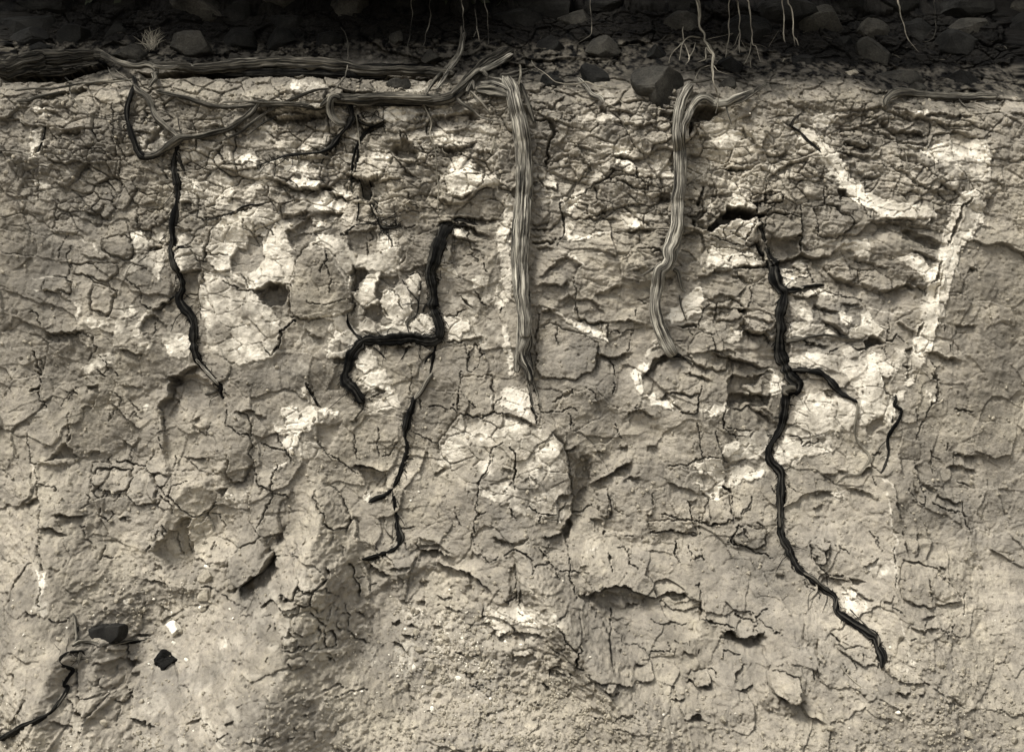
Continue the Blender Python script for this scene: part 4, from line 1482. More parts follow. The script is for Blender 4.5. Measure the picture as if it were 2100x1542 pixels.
EARTH = (.232, .209, .170); EARTH2 = (.165, .151, .127); CRUSTC = (.69, .64, .54)
def earth_material():
    m, nt, b = mat('dry_clay'); L = nt.links
    tc = nd(nt, 'ShaderNodeTexCoord'); obj = tc.outputs['Object']
    a = nd(nt, 'ShaderNodeAttribute', attribute_name='crust'); hu = nd(nt, 'ShaderNodeAttribute', attribute_name='humus_shade')
    n1 = nd(nt, 'ShaderNodeTexNoise', Scale=2.6, Detail=5.0, Roughness=.6); L.new(obj, n1.inputs['Vector'])
    n2 = nd(nt, 'ShaderNodeTexNoise', Scale=24.0, Detail=6.0, Roughness=.65); L.new(obj, n2.inputs['Vector'])
    n3 = nd(nt, 'ShaderNodeTexNoise', Scale=260.0, Detail=3.0, Roughness=.7); L.new(obj, n3.inputs['Vector'])
    base = ramp(nt, n1.outputs['Fac'], [(.34, EARTH2), (.52, EARTH), (.70, (.305, .275, .218))]).outputs[0]
    f2 = ramp(nt, n2.outputs['Fac'], [(.30, (.70, .70, .70)), (.5, (1, 1, 1)), (.72, (1.25, 1.24, 1.2))]).outputs[0]
    base = mixc(nt, 1.0, base, f2, 'MULTIPLY')
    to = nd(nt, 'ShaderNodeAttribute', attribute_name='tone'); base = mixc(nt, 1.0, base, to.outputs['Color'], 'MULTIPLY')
    f3 = ramp(nt, n3.outputs['Fac'], [(.33, (.66, .66, .67)), (.46, (1, 1, 1)), (.66, (1.06, 1.06, 1.05)), (.74, (1.5, 1.48, 1.42))]).outputs[0]
    base = mixc(nt, .8, base, f3, 'MULTIPLY')
    cr = mixc(nt, 1.0, CRUSTC, ramp(nt, n2.outputs['Fac'], [(.3, (.74, .73, .70)), (.52, (1, 1, 1))]).outputs[0], 'MULTIPLY')
    cr = mixc(nt, .5, cr, f3, 'MULTIPLY')
    base = mixc(nt, a.outputs['Fac'], base, cr)
    dark = mixc(nt, n2.outputs['Fac'], (.002, .002, .002), (.0062, .006, .0056))  # near-black: organic soil with the shade over the shelf painted in
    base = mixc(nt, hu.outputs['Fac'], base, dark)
    L.new(base, b.inputs['Base Color']); b.inputs['Roughness'].default_value = .95; b.inputs['Specular IOR Level'].default_value = .12
    nb = nd(nt, 'ShaderNodeTexNoise', Scale=95.0, Detail=6.0, Roughness=.72); L.new(obj, nb.inputs['Vector'])
    mp = nd(nt, 'ShaderNodeMapping'); mp.inputs['Scale'].default_value = (1, 1, 3.2); L.new(obj, mp.inputs['Vector'])
    vo = nd(nt, 'ShaderNodeTexVoronoi', feature='DISTANCE_TO_EDGE', Scale=34.0); L.new(mp.outputs[0], vo.inputs['Vector'])
    vr = nd(nt, 'ShaderNodeMapRange'); vr.inputs['From Max'].default_value = .05; L.new(vo.outputs['Distance'], vr.inputs['Value'])
    ad = nd(nt, 'ShaderNodeMath', operation='MULTIPLY_ADD'); L.new(vr.outputs[0], ad.inputs[0]); ad.inputs[1].default_value = .10; L.new(nb.outputs['Fac'], ad.inputs[2])
    bp = nd(nt, 'ShaderNodeBump', Strength=.9, Distance=.008); L.new(ad.outputs[0], bp.inputs['Height']); L.new(bp.outputs[0], b.inputs['Normal'])
    return m
def wood_material(name, dark, mid, light, shag=.5):
    m, nt, b = mat(name); L = nt.links
    uv = nd(nt, 'ShaderNodeUVMap', uv_map='UVMap')
    mp = nd(nt, 'ShaderNodeMapping'); mp.inputs['Scale'].default_value = (1, 16, 1); L.new(uv.outputs[0], mp.inputs['Vector'])
    n1 = nd(nt, 'ShaderNodeTexNoise', Scale=1.0, Detail=6.0, Roughness=.68); mp1 = nd(nt, 'ShaderNodeMapping'); mp1.inputs['Scale'].default_value = (150, 5, 1)
    L.new(uv.outputs[0], mp1.inputs['Vector']); L.new(mp1.outputs[0], n1.inputs['Vector'])
    tc = nd(nt, 'ShaderNodeTexCoord'); n2 = nd(nt, 'ShaderNodeTexNoise', Scale=1.0, Detail=5.0, Roughness=.6); mp2 = nd(nt, 'ShaderNodeMapping'); mp2.inputs['Scale'].default_value = (34, 2.2, 1); L.new(uv.outputs[0], mp2.inputs['Vector']); L.new(mp2.outputs[0], n2.inputs['Vector'])
    c = ramp(nt, n1.outputs['Fac'], [(.39, dark), (.50, mid), (.64, light)]).outputs[0]
    c = mixc(nt, 1.0, c, ramp(nt, n2.outputs['Fac'], [(.3, (.55, .55, .55)), (.55, (1, 1, 1)), (.75, (1.2, 1.2, 1.18))]).outputs[0], 'MULTIPLY')
    L.new(c, b.inputs['Base Color']); b.inputs['Roughness'].default_value = .95; b.inputs['Specular IOR Level'].default_value = .06
    bp = nd(nt, 'ShaderNodeBump', Strength=shag, Distance=.004); L.new(n1.outputs['Fac'], bp.inputs['Height']); L.new(bp.outputs[0], b.inputs['Normal'])
    return m
def rock_material(name, c0, c1, rough=.85, sc=30.0, bump=.6):
    m, nt, b = mat(name); L = nt.links; tc = nd(nt, 'ShaderNodeTexCoord')
    n1 = nd(nt, 'ShaderNodeTexNoise', Scale=sc * .25, Detail=6.0, Roughness=.65); L.new(tc.outputs['Object'], n1.inputs['Vector'])
    n2 = nd(nt, 'ShaderNodeTexNoise', Scale=sc * 4, Detail=4.0, Roughness=.7); L.new(tc.outputs['Object'], n2.inputs['Vector'])
    c = ramp(nt, n1.outputs['Fac'], [(.32, c0), (.68, c1)]).outputs[0]
    c = mixc(nt, .8, c, ramp(nt, n2.outputs['Fac'], [(.3, (.6, .6, .6)), (.5, (1, 1, 1)), (.72, (1.35, 1.35, 1.3))]).outputs[0], 'MULTIPLY')
    L.new(c, b.inputs['Base Color']); b.inputs['Roughness'].default_value = rough; b.inputs['Specular IOR Level'].default_value = .12
    bp = nd(nt, 'ShaderNodeBump', Strength=bump, Distance=.006); L.new(n2.outputs['Fac'], bp.inputs['Height']); L.new(bp.outputs[0], b.inputs['Normal'])
    return m
M = {'earth': earth_material(),
     'black': wood_material('blackened_root_bark', (.0018, .0018, .0018), (.006, .0059, .0055), (.050, .047, .040), 1.0),
     'brown': wood_material('dark_root_wood', (.007, .007, .006), (.038, .035, .029), (.17, .155, .125), .8),
     'mid': wood_material('grey_brown_root_wood', (.011, .0105, .009), (.070, .065, .054), (.24, .22, .178), .8),
     'grey': wood_material('weathered_root_wood', (.011, .0105, .0095), (.125, .116, .097), (.46, .43, .355), .9),
     'pale': wood_material('pale_bare_twig_wood', (.05, .046, .037), (.16, .146, .115), (.33, .30, .24), .5),
     'basalt': rock_material('dark_boulder_stone', (.004, .0042, .0040), (.019, .0185, .0165)),
     'basalt2': rock_material('greyish_boulder_stone', (.012, .0118, .0105), (.058, .054, .045)),
     'cobble': rock_material('smooth_dark_cobble', (.006, .006, .0058), (.030, .0285, .025), .85, 60, .9),
     'char': rock_material('charred_lump', (.003, .003, .003), (.014, .0135, .012), .9, 90, 1.0),
     'white': rock_material('white_pebble_stone', (.55, .51, .42), (.78, .74, .64), .8, 40, .3),
     'clod': rock_material('clay_crumb', (.21, .19, .15), (.34, .305, .24), .95, 40, .6)}

# ------------------------------------------------------------------ mesh helpers
def mesh_np(name, co, faces, uv=None, smooth=True):
    """faces: (n,4) or (n,3) int array"""
    me = bpy.data.meshes.new(name); n, k = faces.shape
    me.vertices.add(len(co)); me.vertices.foreach_set('co', np.ascontiguousarray(co, np.float32).ravel())
    me.loops.add(n * k); me.loops.foreach_set('vertex_index', np.ascontiguousarray(faces, np.int32).ravel())
    me.polygons.add(n); me.polygons.foreach_set('loop_start', np.arange(n, dtype=np.int32) * k)
    me.polygons.foreach_set('loop_total', np.full(n, k, np.int32))
    me.polygons.foreach_set('use_smooth', np.full(n, smooth, bool))
    if uv is not None:
        l = me.uv_layers.new(name='UVMap'); l.data.foreach_set('uv', np.ascontiguousarray(uv, np.float32).ravel())
    me.update(calc_edges=True); return me
def link(name, me, m=None, parent=None, label=None, cat=None, group=None, kind=None):
    o = bpy.data.objects.new(name, me); COL.objects.link(o)
    if m is not None and me is not None: me.materials.append(m)
    if parent is not None: o.parent = parent
    if label: o['label'] = label
    if cat: o['category'] = cat
    if group: o['group'] = group
    if kind: o['kind'] = kind
    return o

# ------------------------------------------------------------------ the bank
co = np.stack([(U - 1050) * S, -H, ZC - (V - 771) * S], -1).reshape(-1, 3)
# soil of the shelf above the edge is dark with humus and with shade put into its colour, in ragged tongues
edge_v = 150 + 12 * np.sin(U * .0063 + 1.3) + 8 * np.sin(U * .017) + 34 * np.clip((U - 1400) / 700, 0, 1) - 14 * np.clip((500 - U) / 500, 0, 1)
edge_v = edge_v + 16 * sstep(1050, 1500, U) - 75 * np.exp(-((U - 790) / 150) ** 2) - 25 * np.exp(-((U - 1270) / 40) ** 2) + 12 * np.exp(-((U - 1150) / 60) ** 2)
HUM_SHADE = sstep(14, -22, V - edge_v + 10 * fnoise(20, 120, 1, seed=60) + 7 * NCR) * (.8 + .2 * NCR.clip(-1, 1))
HUM_SHADE = np.maximum(HUM_SHADE, .97 * sstep(60, 20, V + 6 * NMOT - 55 * sstep(1500, 1750, U))); HUM_SHADE = np.clip(HUM_SHADE, 0, 1); CRUST = np.clip(CRUST * (1 - HUM_SHADE), 0, 1)
idx = np.arange(NU * NV).reshape(NV, NU)
Q = np.stack([idx[:-1, :-1], idx[1:, :-1], idx[1:, 1:], idx[:-1, 1:]], -1).reshape(-1, 4)
fid = PID[:-1, :-1].ravel().copy()
# broken plates of the top zone become pieces of their own
cid, pedge = PLATES
cf = cid[:-1, :-1].ravel(); frf = frac[:-1, :-1].ravel(); vf = V[:-1, :-1].ravel(); uf = U[:-1, :-1].ravel()
ok = (frf > .72) & (vf > 195) & (vf < 560) & (uf > 0) & (uf < 2100) & (fid == 0)
uq, inv, cnt = np.unique(cf[ok], return_inverse=True, return_counts=True)
tot_c = dict(zip(*np.unique(cf, return_counts=True)))
keep = [k for k in range(len(uq)) if cnt[k] > 150 and cnt[k] > .8 * tot_c[uq[k]]]
keep = sorted(keep, key=lambda k: -cnt[k])[:220]
remap = np.zeros(len(uq), int); NC = len(crust_list)
for n, k in enumerate(keep): remap[k] = NC + 1 + n
t = fid[ok]; t = remap[inv]; fid[ok] = t
to_flat = np.clip(1 + TONE, .55, 1.5).ravel(); cr_flat = CRUST.ravel(); hu_flat = HUM_SHADE.ravel()
order = np.argsort(fid, kind='stable'); bounds = np.searchsorted(fid[order], np.arange(NC + len(keep) + 2))
def piece(name, fsel, **kw):
    f = Q[fsel]; vid, inv = np.unique(f, return_inverse=True)
    me = mesh_np(name, co[vid], inv.reshape(-1, 4))
    for an, src in (('crust', cr_flat), ('humus_shade', hu_flat), ('tone', to_flat)):
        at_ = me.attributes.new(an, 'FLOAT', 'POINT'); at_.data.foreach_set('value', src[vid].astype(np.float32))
    return link(name, me, M['earth'], **kw)
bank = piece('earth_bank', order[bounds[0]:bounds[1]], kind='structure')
for k in range(1, NC + 1):
    sel = order[bounds[k]:bounds[k + 1]]
    if len(sel) > 12: piece('clay_block' if k in blocks else 'crust_patch', sel, parent=bank)
for k in range(NC + 1, NC + 1 + len(keep)):
    piece('clod', order[bounds[k]:bounds[k + 1]], parent=bank)
print('bank meshes', round(time.time() - T0, 1), len(keep), NC)

# ground in front of the bank and hill behind it (both out of view or hidden)
zb = float(ZC - (V1 - 771) * S); yb = float(-H[-1].max()) 
gz = zb - .03
gx = np.linspace(-60, 60, 41); gy = np.concatenate([np.linspace(yb + .6, -6, 20), np.linspace(-8, -120, 20)])
GX, GY = np.meshgrid(gx, gy); GZ = gz + .02 * np.sin(GX * 1.7 + GY) - .0 * GY
gi = np.arange(GX.size).reshape(GX.shape)
gq = np.stack([gi[:-1, :-1], gi[1:, :-1], gi[1:, 1:], gi[:-1, 1:]], -1).reshape(-1, 4)
gme = mesh_np('ground', np.stack([GX, GY, GZ], -1).reshape(-1, 3), gq); ta = gme.attributes.new('tone', 'FLOAT', 'POINT'); ta.data.foreach_set('value', np.ones(GX.size, np.float32))
link('ground', gme, M['earth'], kind='structure')

# ------------------------------------------------------------------ roots
def catmull(p, step):
    p = np.asarray(p, float); n = len(p)
    if n == 2: q = np.vstack([p[0] * 2 - p[1], p, p[1] * 2 - p[0]])
    else: q = np.vstack([2 * p[0] - p[1], p, 2 * p[-1] - p[-2]])
    out = []
    for k in range(1, n):
        a, b, c, d = q[k - 1], q[k], q[k + 1], q[k + 2]; m = max(2, int(np.linalg.norm((c - b)[:2]) / step))
        t = (np.arange(m) / m)[:, None]
        out.append(.5 * (2 * b + (c - a) * t + (2 * a - 5 * b + 4 * c - d) * t ** 2 + (3 * b - a - 3 * c + d) * t ** 3))
    out.append(p[-1:]); return np.vstack(out)
def smooth1(n, k, r):
    a = r.standard_normal(n + 2 * k); c = np.convolve(a, np.hanning(2 * k + 1), 'same')[k:k + n]; return c / (c.std() + 1e-9)
def strand(pts, off=None, groove=.12, rough=.10, wob=.25, seed=0, step=2.6, nmin=8, nmax=44, flat=.9, twist=0., tip=(.5, .35), ridges=None, crev=0, sink=.16):
    """pts: photograph px x, y, width(px)[, extra stand-off in m] -> (co, quads, uv) of a ridged tapering tube"""
    r = np.random.default_rng(seed); p = np.asarray(pts, float)
    if p.shape[1] == 3: p = np.hstack([p, np.zeros((len(p), 1))])
    c = catmull(p, step); n = len(c); W = np.maximum(c[:, 2], 1.0)
    c[:, 0] += wob * smooth1(n, 7, r) * np.minimum(W * .12, 1.5); c[:, 1] += wob * smooth1(n, 7, r) * np.minimum(W * .12, 1.5)
    R = W * S * .5 * (1 + .7 * rough * smooth1(n, 3, r) + .7 * rough * smooth1(n, 9, r) + .35 * rough * smooth1(n, 22, r)).clip(.45, 1.7)
    k = np.minimum(np.arange(n) / max(2., W[0] * .35 / step), 1); R = R * (tip[0] + (1 - tip[0]) * k ** .6)
    k = np.minimum(np.arange(n)[::-1] / max(2., W[-1] * .35 / step), 1); R = R * (tip[1] + (1 - tip[1]) * k ** .6)
    base_off = (sink * W * S if off is None else off) + c[:, 3]
    ctr = at(c[:, 0], c[:, 1], base_off)
    for _ in range(3): ctr[1:-1, 1] = .25 * ctr[:-2, 1] + .5 * ctr[1:-1, 1] + .25 * ctr[2:, 1]
    tg = np.gradient(ctr, axis=0); tg /= np.linalg.norm(tg, axis=1)[:, None] + 1e-9
    back = np.array([0, 1., 0]); e1 = back - (tg @ back)[:, None] * tg; e1 /= np.linalg.norm(e1, axis=1)[:, None] + 1e-9   # seam of the uv faces the bank
    e2 = np.cross(tg, e1)
    m = int(np.clip(W.max() * 1.15, nmin, nmax)); th = np.arange(m) / m * 2 * math.pi
    s = np.concatenate([[0], np.cumsum(np.linalg.norm(np.diff(ctr, axis=0), axis=1))])
    g = np.zeros((n, m)); kmax = max(3, m // 3)
    if ridges is None: ridges = np.arange(2, kmax)
    for kk in ridges:
        g += (kk ** -.35) * np.cos(kk * (th[None] + twist * s[:, None]) + r.random() * 6.28 + (.5 * smooth1(n, 18, r))[:, None])
    g /= g.std() + 1e-9
    g = np.where(g < 0, g * 1.5, g * .6)
    rad = R[:, None] * (1 + groove * g * min(1, m / 10))
    for _ in range(crev):                                     # long weathering cracks
        c0 = math.pi + r.normal(0, .75) + .22 * smooth1(n, 40, r) + twist * s * .3; wd = r.uniform(.035, .16)
        on = np.clip(.35 + 1.1 * smooth1(n, int(r.integers(10, 40)), r), 0, 1)
        da = (th[None] - c0[:, None] + math.pi) % (2 * math.pi) - math.pi
        rad *= 1 - (r.uniform(.12, .40) * on)[:, None] * np.exp(-(da / wd) ** 2)
    dirv = np.cos(th)[None, :, None] * e1[:, None] * flat + np.sin(th)[None, :, None] * e2[:, None]
    co = (ctr[:, None] + rad[..., None] * dirv).reshape(-1, 3)
    i = np.arange(n - 1)[:, None] * m; j = np.arange(m)[None]; jn = (j + 1) % m
    q = np.stack([i + j, i + jn, i + m + jn, i + m + j], -1).reshape(-1, 4)
    circ = W.mean() * S * math.pi
    uu = np.stack([np.broadcast_to(j, (n - 1, m)), np.broadcast_to(j + 1, (n - 1, m)), np.broadcast_to(j + 1, (n - 1, m)), np.broadcast_to(j, (n - 1, m))], -1) / m * circ
    vv = np.stack([s[:-1], s[:-1], s[1:], s[1:]], -1)[:, None, :].repeat(m, 1)
    uv = np.stack([uu, vv], -1).reshape(-1, 2) + r.random(2) * 5
    # end caps as fans of quads closed on a centre point
    caps = []; cuv = []
    for ring, sgn in ((0, 1), (n - 1, -1)):
        co = np.vstack([co, ctr[ring] - sgn * tg[ring] * R[ring] * .25]); ci = len(co) - 1
        for a in range(0, m, 2):
            v0, v1, v2 = ring * m + a, ring * m + (a + 1) % m, ring * m + (a + 2) % m
            caps.append((ci, v2, v1, v0) if sgn > 0 else (ci, v0, v1, v2)); cuv += [(0, 0), (.01, 0), (.01, .02), (0, .02)]
    return co, np.vstack([q, caps]), np.vstack([uv, cuv])
def merge(parts):
    co, q, uv, n = [], [], [], 0
    for a, b, c in parts: co.append(a); q.append(b + n); uv.append(c); n += len(a)
    return np.vstack(co), np.vstack(q), np.vstack(uv)
def hairs(paths, count, length, seed, w=.9, spread=1.0):
    """fine rootlets that fray off a root: paths are px arrays x, y, width"""
    r = np.random.default_rng(seed); parts = []
    for _ in range(count):
        p = paths[r.integers(len(paths))]; k = r.integers(len(p) - 1); t = r.random(); a = p[k] * (1 - t) + p[k + 1] * t
        d = p[k + 1][:2] - p[k][:2]; d = d / (np.linalg.norm(d) + 1e-9); nrm = np.array((-d[1], d[0])) * r.choice((-1, 1))
        st = a[:2] + nrm * a[2] * .42; L = length * (.4 + r.random() * 1.0)
        v = nrm * (.35 + .7 * r.random()) * spread + d * (r.random() * 1.4 - .3); v /= np.linalg.norm(v)
        b1 = st + v * L * .5 + r.normal(0, 1, 2); L = L * (1 + 2.6 * (r.random() < .12)); b1 = st + v * L * .5 + r.normal(0, .12 * L, 2); b2 = st + v * L + r.normal(0, .25 * L, 2) + np.array((0, L * .2))
        o = .006
        parts.append(strand([(*st, w * 1.5, o), (*b1, w, o), (*b2, w * .6, o * .6)], off=.0015, groove=0, rough=.1, seed=int(r.integers(1e6)), nmin=4, nmax=4, step=4))
    return merge(parts)
NSEED = [100]
def make_root(name, label, cat, mt, main, branches=(), hair=None, group=None, part='branch', **kw):
    """main: list of px arrays (one continuous root); branches: list of (px array, material or None, options)"""
    NSEED[0] += 1
    mats = []
    co, q, uv = merge([strand(p, seed=NSEED[0] * 10 + k, **kw) for k, p in enumerate(main)])
    o = link(name, mesh_np(name, co, q, uv), M[mt], label=label, cat=cat, group=group)
    for k, b in enumerate(branches):
        p, bm, opt = (list(b) + [None, {}])[:3] if not isinstance(b, np.ndarray) else (b, None, {})
        oo = dict(kw); oo.update(opt or {}); nm = oo.pop('name', part)
        co, q, uv = strand(p, seed=NSEED[0] * 10 + 50 + k, **oo)
        link(nm, mesh_np(nm, co, q, uv), M[bm or mt], parent=o)
    if hair:
        co, q, uv = hairs(main + [b[0] if not isinstance(b, np.ndarray) else b for b in branches][:0], hair[0], hair[1], NSEED[0])
        link('rootlets', mesh_np('rootlets', co, q, uv), M[hair[2] if len(hair) > 2 else 'black'], parent=o, kind='stuff')
    return o

# --- left: looped root that crosses itself in front of the dark one
make_root('looped_root', 'grey root dropping in a loop and bending back up right below the logs', 'root', 'brown',
    [P('A1', '985,1140,50 1070,1130,50 1150,1080,56 1220,1030,66 1290,985,74 1370,975,58 1480,960,54 1600,930,54 1700,900,50 1790,840,46 1880,770,42 1940,690,40 2010,680,30')],
    [(P('A1', '910,520,40 930,580,48 990,620,46 1040,680,44 1070,770,42 1120,840,44 1190,900,46 1250,950,44 1290,990,36'), 'mid', {}),
     (P('A1', '905,480,36 915,530,36 885,620,40 855,720,44 850,820,42 870,900,46 900,990,52 930,1080,56 985,1140,52 1070,1130,48 1130,1095,36'), 'black', {'name': 'dark_bend'}),
     (P('A1', '850,860,24 820,890,30 835,910,22'), 'black', {'name': 'knot'}),
     (P('A1', '870,800,12 890,760,14 915,690,8'), None, {'name': 'twig'}),
     (P('A1', '1300,950,10 1280,880,9 1268,770,6'), None, {'name': 'twig'}),
     (P('A1', '950,1070,14 960,1000,6'), None, {'name': 'twig'})], hair=(14, 14, 'brown'), groove=.14, rough=.12, twist=2.0, off=.022)
# --- left dark vertical root
lv = P('A2', '1275,-470,36 1262,-400,44 1250,-340,48 1240,-220,50 1262,-100,52 1272,0,56 1240,160,54 1225,290,50 1232,400,54 1215,470,48 1250,590,54 1292,690,58 1305,780,52 1275,860,44 1320,940,60 1380,1010,66 1402,1100,66 1398,1210,66 1415,1310,60 1450,1385,42 1530,1480,34 1600,1560,34 1640,1600,30 1630,1640,32 1660,1700,14')
make_root('dark_root', 'blackened vertical root below the looped root, ending in a forked tip', 'root', 'black', [lv],
    [(P('A2', '1610,1615,26 1560,1635,22 1495,1648,14'), 'brown', {}),
     (P('A2', '1420,1360,26 1480,1430,26 1560,1520,24 1610,1570,18'), 'grey', {'off': .026, 'name': 'bare_wood'}),
     (P('A2', '1215,290,14 1150,360,16 1080,440,14 980,530,10 900,590,6'), 'brown', {}),
     (P('A2', '1255,430,16 1320,440,14 1380,450,6'), None, {}),
     (P('A2', '1262,-330,34 1300,-250,30 1330,-170,14'), 'brown', {}),
     (P('A2', '1240,840,18 1150,900,20 1070,945,10'), None, {'off': .004}),
     (P('A2', '1430,1310,12 1490,1335,5'), None, {})], hair=(190, 8), rough=.2, groove=.2)
# --- central black root with a cross arm
cm1 = P('B2', '1780,255,30 1700,238,50 1600,228,64 1530,262,86 1480,340,92 1440,450,88 1412,560,86 1385,650,84 1400,760,80 1412,850,76 1400,930,84 1440,1030,88 1462,1110,84 1448,1195,80')
cm2 = P('B2', '1465,1165,70 1420,1205,76 1330,1205,72 1230,1180,72 1100,1190,72 950,1200,74 840,1205,72 790,1250,76 730,1330,76 700,1420,74 668,1500,72 690,1560,76 760,1620,78 800,1690,66 840,1725,50')
make_root('forked_black_root', 'thick black root in the middle, bending left in a cross arm and a zigzag end', 'root', 'black', [cm1, cm2],
    [(P('B2', '1440,1180,52 1420,1270,46 1405,1350,40 1390,1440,26 1375,1500,16'), None, {'name': 'frayed_strand'}),
     (P('B2', '1430,1290,16 1370,1340,12 1330,1400,7'), None, {'name': 'frayed_strand'}),
     (P('B2', '1425,1320,14 1400,1420,10 1400,1470,5'), None, {'name': 'frayed_strand'}),
     (P('B2', '1490,240,30 1450,250,36 1465,290,24'), 'brown', {'name': 'knot'}),
     (P('B2', '695,990,14 700,1060,18 760,1150,22 820,1200,26'), None, {}),
     (P('B2', '880,1235,30 960,1300,24 1020,1365,10'), None, {}),
     (P('B2', '1205,1220,22 1175,1310,18 1135,1370,10'), None, {}),
     (P('B2', '1150,700,14 1190,770,14 1250,840,14 1280,885,12 1270,990,14 1220,1030,16 1190,1075,16 1215,1165,18'), None, {}),
     (P('B2', '1180,690,10 1270,640,12 1305,700,14 1290,850,12 1280,960,10 1250,1030,8'), None, {}),
     (P('B2', '1220,860,10 1230,960,10 1225,1020,8'), None, {}),
     (P('B2', '1390,870,22 1340,920,20 1320,980,14'), None, {}),
     (P('B2', '1420,720,40 1470,715,10'), None, {'name': 'stub'}),
     (P('B2', '1340,640,8 1350,720,14 1360,850,10'), None, {})], hair=(300, 8), rough=.2, groove=.2)
# --- thin root that carries on below the black one
make_root('thin_hooked_root', 'thin dark root hanging below the cross arm and hooking left at its foot', 'root', 'black',
    [P('B3', '1245,205,14 1240,270,34 1205,370,42 1185,440,52 1168,530,46 1188,620,44 1175,720,44 1142,820,46 1110,900,42 1075,980,16 1085,1100,22 1100,1220,28 1122,1330,36 1135,1400,38 1090,1475,44 970,1525,46 880,1550,44 790,1565,16')],
    [(P('B3', '1400,20,26 1360,80,22 1310,170,24 1250,240,22'), 'mid', {'off': .006}),
     (P('B3', '1070,970,14 1010,1030,26 930,1060,24 870,1090,12'), None, {'off': .006}),
     (P('B3', '1200,380,12 1225,420,12 1200,480,10'), None, {'name': 'bark_strip'}),
     (P('B3', '1120,1330,14 1100,1300,16 1098,1240,10'), None, {'name': 'bark_strip'})], hair=(150, 7), rough=.24, groove=.2)
# --- thick weathered hanging root
E = np.vstack([P('C1', '40,500,110 75,580,120 105,700,128 140,850,132 165,1000,136 178,1150,136 182,1300,138 178,1440,140'),
               P('C2', '175,60,148 165,200,150 152,360,146 148,520,142 150,660,140 160,800,134 178,930,116 192,1060,108 196,1180,104')])
make_root('weathered_root', 'thick pale grey weathered root hanging straight down in the middle', 'root', 'grey', [E],
    [(P('C2', '150,800,60 152,950,56 150,1100,56 145,1230,60 130,1340,66 120,1470,48'), None, {'off': .03, 'name': 'strand'}),
     (P('C2', '196,1060,72 200,1180,76 165,1290,66 185,1370,66 225,1440,64 235,1540,34'), None, {'off': .045, 'name': 'strand', 'twist': 9}),
     (P('C2', '205,700,24 218,850,24 225,1000,24 226,1150,18'), 'brown', {'off': .055, 'name': 'strand'}),
     (P('C2', '222,1120,40 228,1230,44 205,1320,44 240,1400,34 252,1500,16'), 'mid', {'off': .035, 'name': 'strand'}),
     (P('C2', '225,1300,22 240,1380,20 258,1450,8'), 'black', {'off': .05, 'name': 'splinter'}),
     (P('C2', '180,1330,20 215,1420,22 245,1500,20 250,1560,8'), 'black', {'off': .062, 'name': 'splinter'}),
     (P('C2', '150,1290,44 140,1370,40 190,1450,40 205,1530,24'), 'brown', {'off': .05, 'name': 'strand'}),
     (P('C1', '150,540,44 185,620,40 225,740,34 262,850,20'), 'brown', {'off': .03, 'name': 'strand'}),
     (P('C1', '200,650,26 240,760,22 275,860,10'), 'brown', {'off': .02, 'name': 'strand'}),
     (P('C1', '135,545,16 150,480,22 152,410,20 148,378,22'), 'pale', {'off': .07, 'name': 'stub'}),
     (P('C1', '20,560,40 15,510,36 5,470,20'), None, {'off': .06, 'name': 'splinter'}),
     (P('C1', '60,530,30 50,490,16'), None, {'off': .07, 'name': 'splinter'})],
    off=.06, groove=.055, rough=.018, twist=.25, nmin=24, nmax=110, step=2.0, flat=.8, tip=(.8, .7), crev=16)
make_root('splintered_root_tail', 'thin crumbling root tail continuing below the thick weathered root', 'root', 'mid',
    [P('C3', '205,-10,34 205,70,26 232,180,22 245,270,20 290,400,12')], [(P('C3', '245,0,18 260,90,16 300,230,10 325,310,6'), None, {})], hair=(14, 9, 'brown'), off=.006)
# --- second weathered root
F1 = np.vstack([P('C1', '1560,545,60 1520,600,78 1480,690,84 1455,800,80 1448,950,80 1462,1100,86 1470,1250,92 1468,1400,96'),
                P('C2', '1455,20,108 1452,150,108 1445,270,112 1410,380,112 1378,460,104 1378,530,92 1350,590,96 1305,640,98 1285,750,96 1268,860,88 1265,940,94 1290,1050,108 1335,1170,112 1385,1270,106 1420,1325,84')])
make_root('weathered_root', 'pale grey weathered root with a kink halfway, hanging right of the middle', 'root', 'grey', [F1],
    [(P('C1', '2080,600,40 1960,640,52 1860,690,60 1760,690,74 1680,650,66 1620,660,70 1570,730,64 1530,820,56 1500,890,44 1495,1000,40 1508,1120,36 1515,1300,30 1500,1480,20'), None, {'off': .06, 'name': 'side_root', 'twist': 4}),
     (P('C1', '2180,540,30 2090,600,34 1990,670,34 1880,710,26 1860,740,20 1900,870,8'), 'mid', {'off': .05, 'name': 'side_root'}),
     (P('C1', '1780,690,30 1690,700,26 1640,690,20'), None, {'off': .075, 'name': 'splinter'}),
     (P('C2', '1480,330,40 1455,430,36 1430,540,34 1390,600,30'), 'grey', {'off': .045, 'name': 'strand'}),
     (P('C2', '1330,560,30 1230,625,24 1150,670,10'), 'mid', {'off': .012}),
     (P('C2', '1420,610,40 1455,640,34 1475,720,30 1490,780,22 1525,812,8'), 'mid', {'off': .016}),
     (P('C2', '1468,830,16 1485,930,16 1525,1040,8'), 'mid', {'off': .006}),
     (P('C2', '1380,1310,40 1430,1325,50 1480,1330,26'), 'black', {'off': .05, 'name': 'burnt_tip'}),
     (P('C2', '1490,1335,16 1530,1370,14 1570,1405,16'), 'brown', {'off': .006, 'name': 'rootlet'}),
     (P('C1', '1560,1000,20 1580,920,26 1570,860,30'), 'brown', {'off': .0, 'name': 'rootlet'})],
    off=.055, groove=.06, rough=.025, twist=.3, nmin=20, nmax=96, step=2.0, flat=.8, tip=(.8, .8), crev=13)
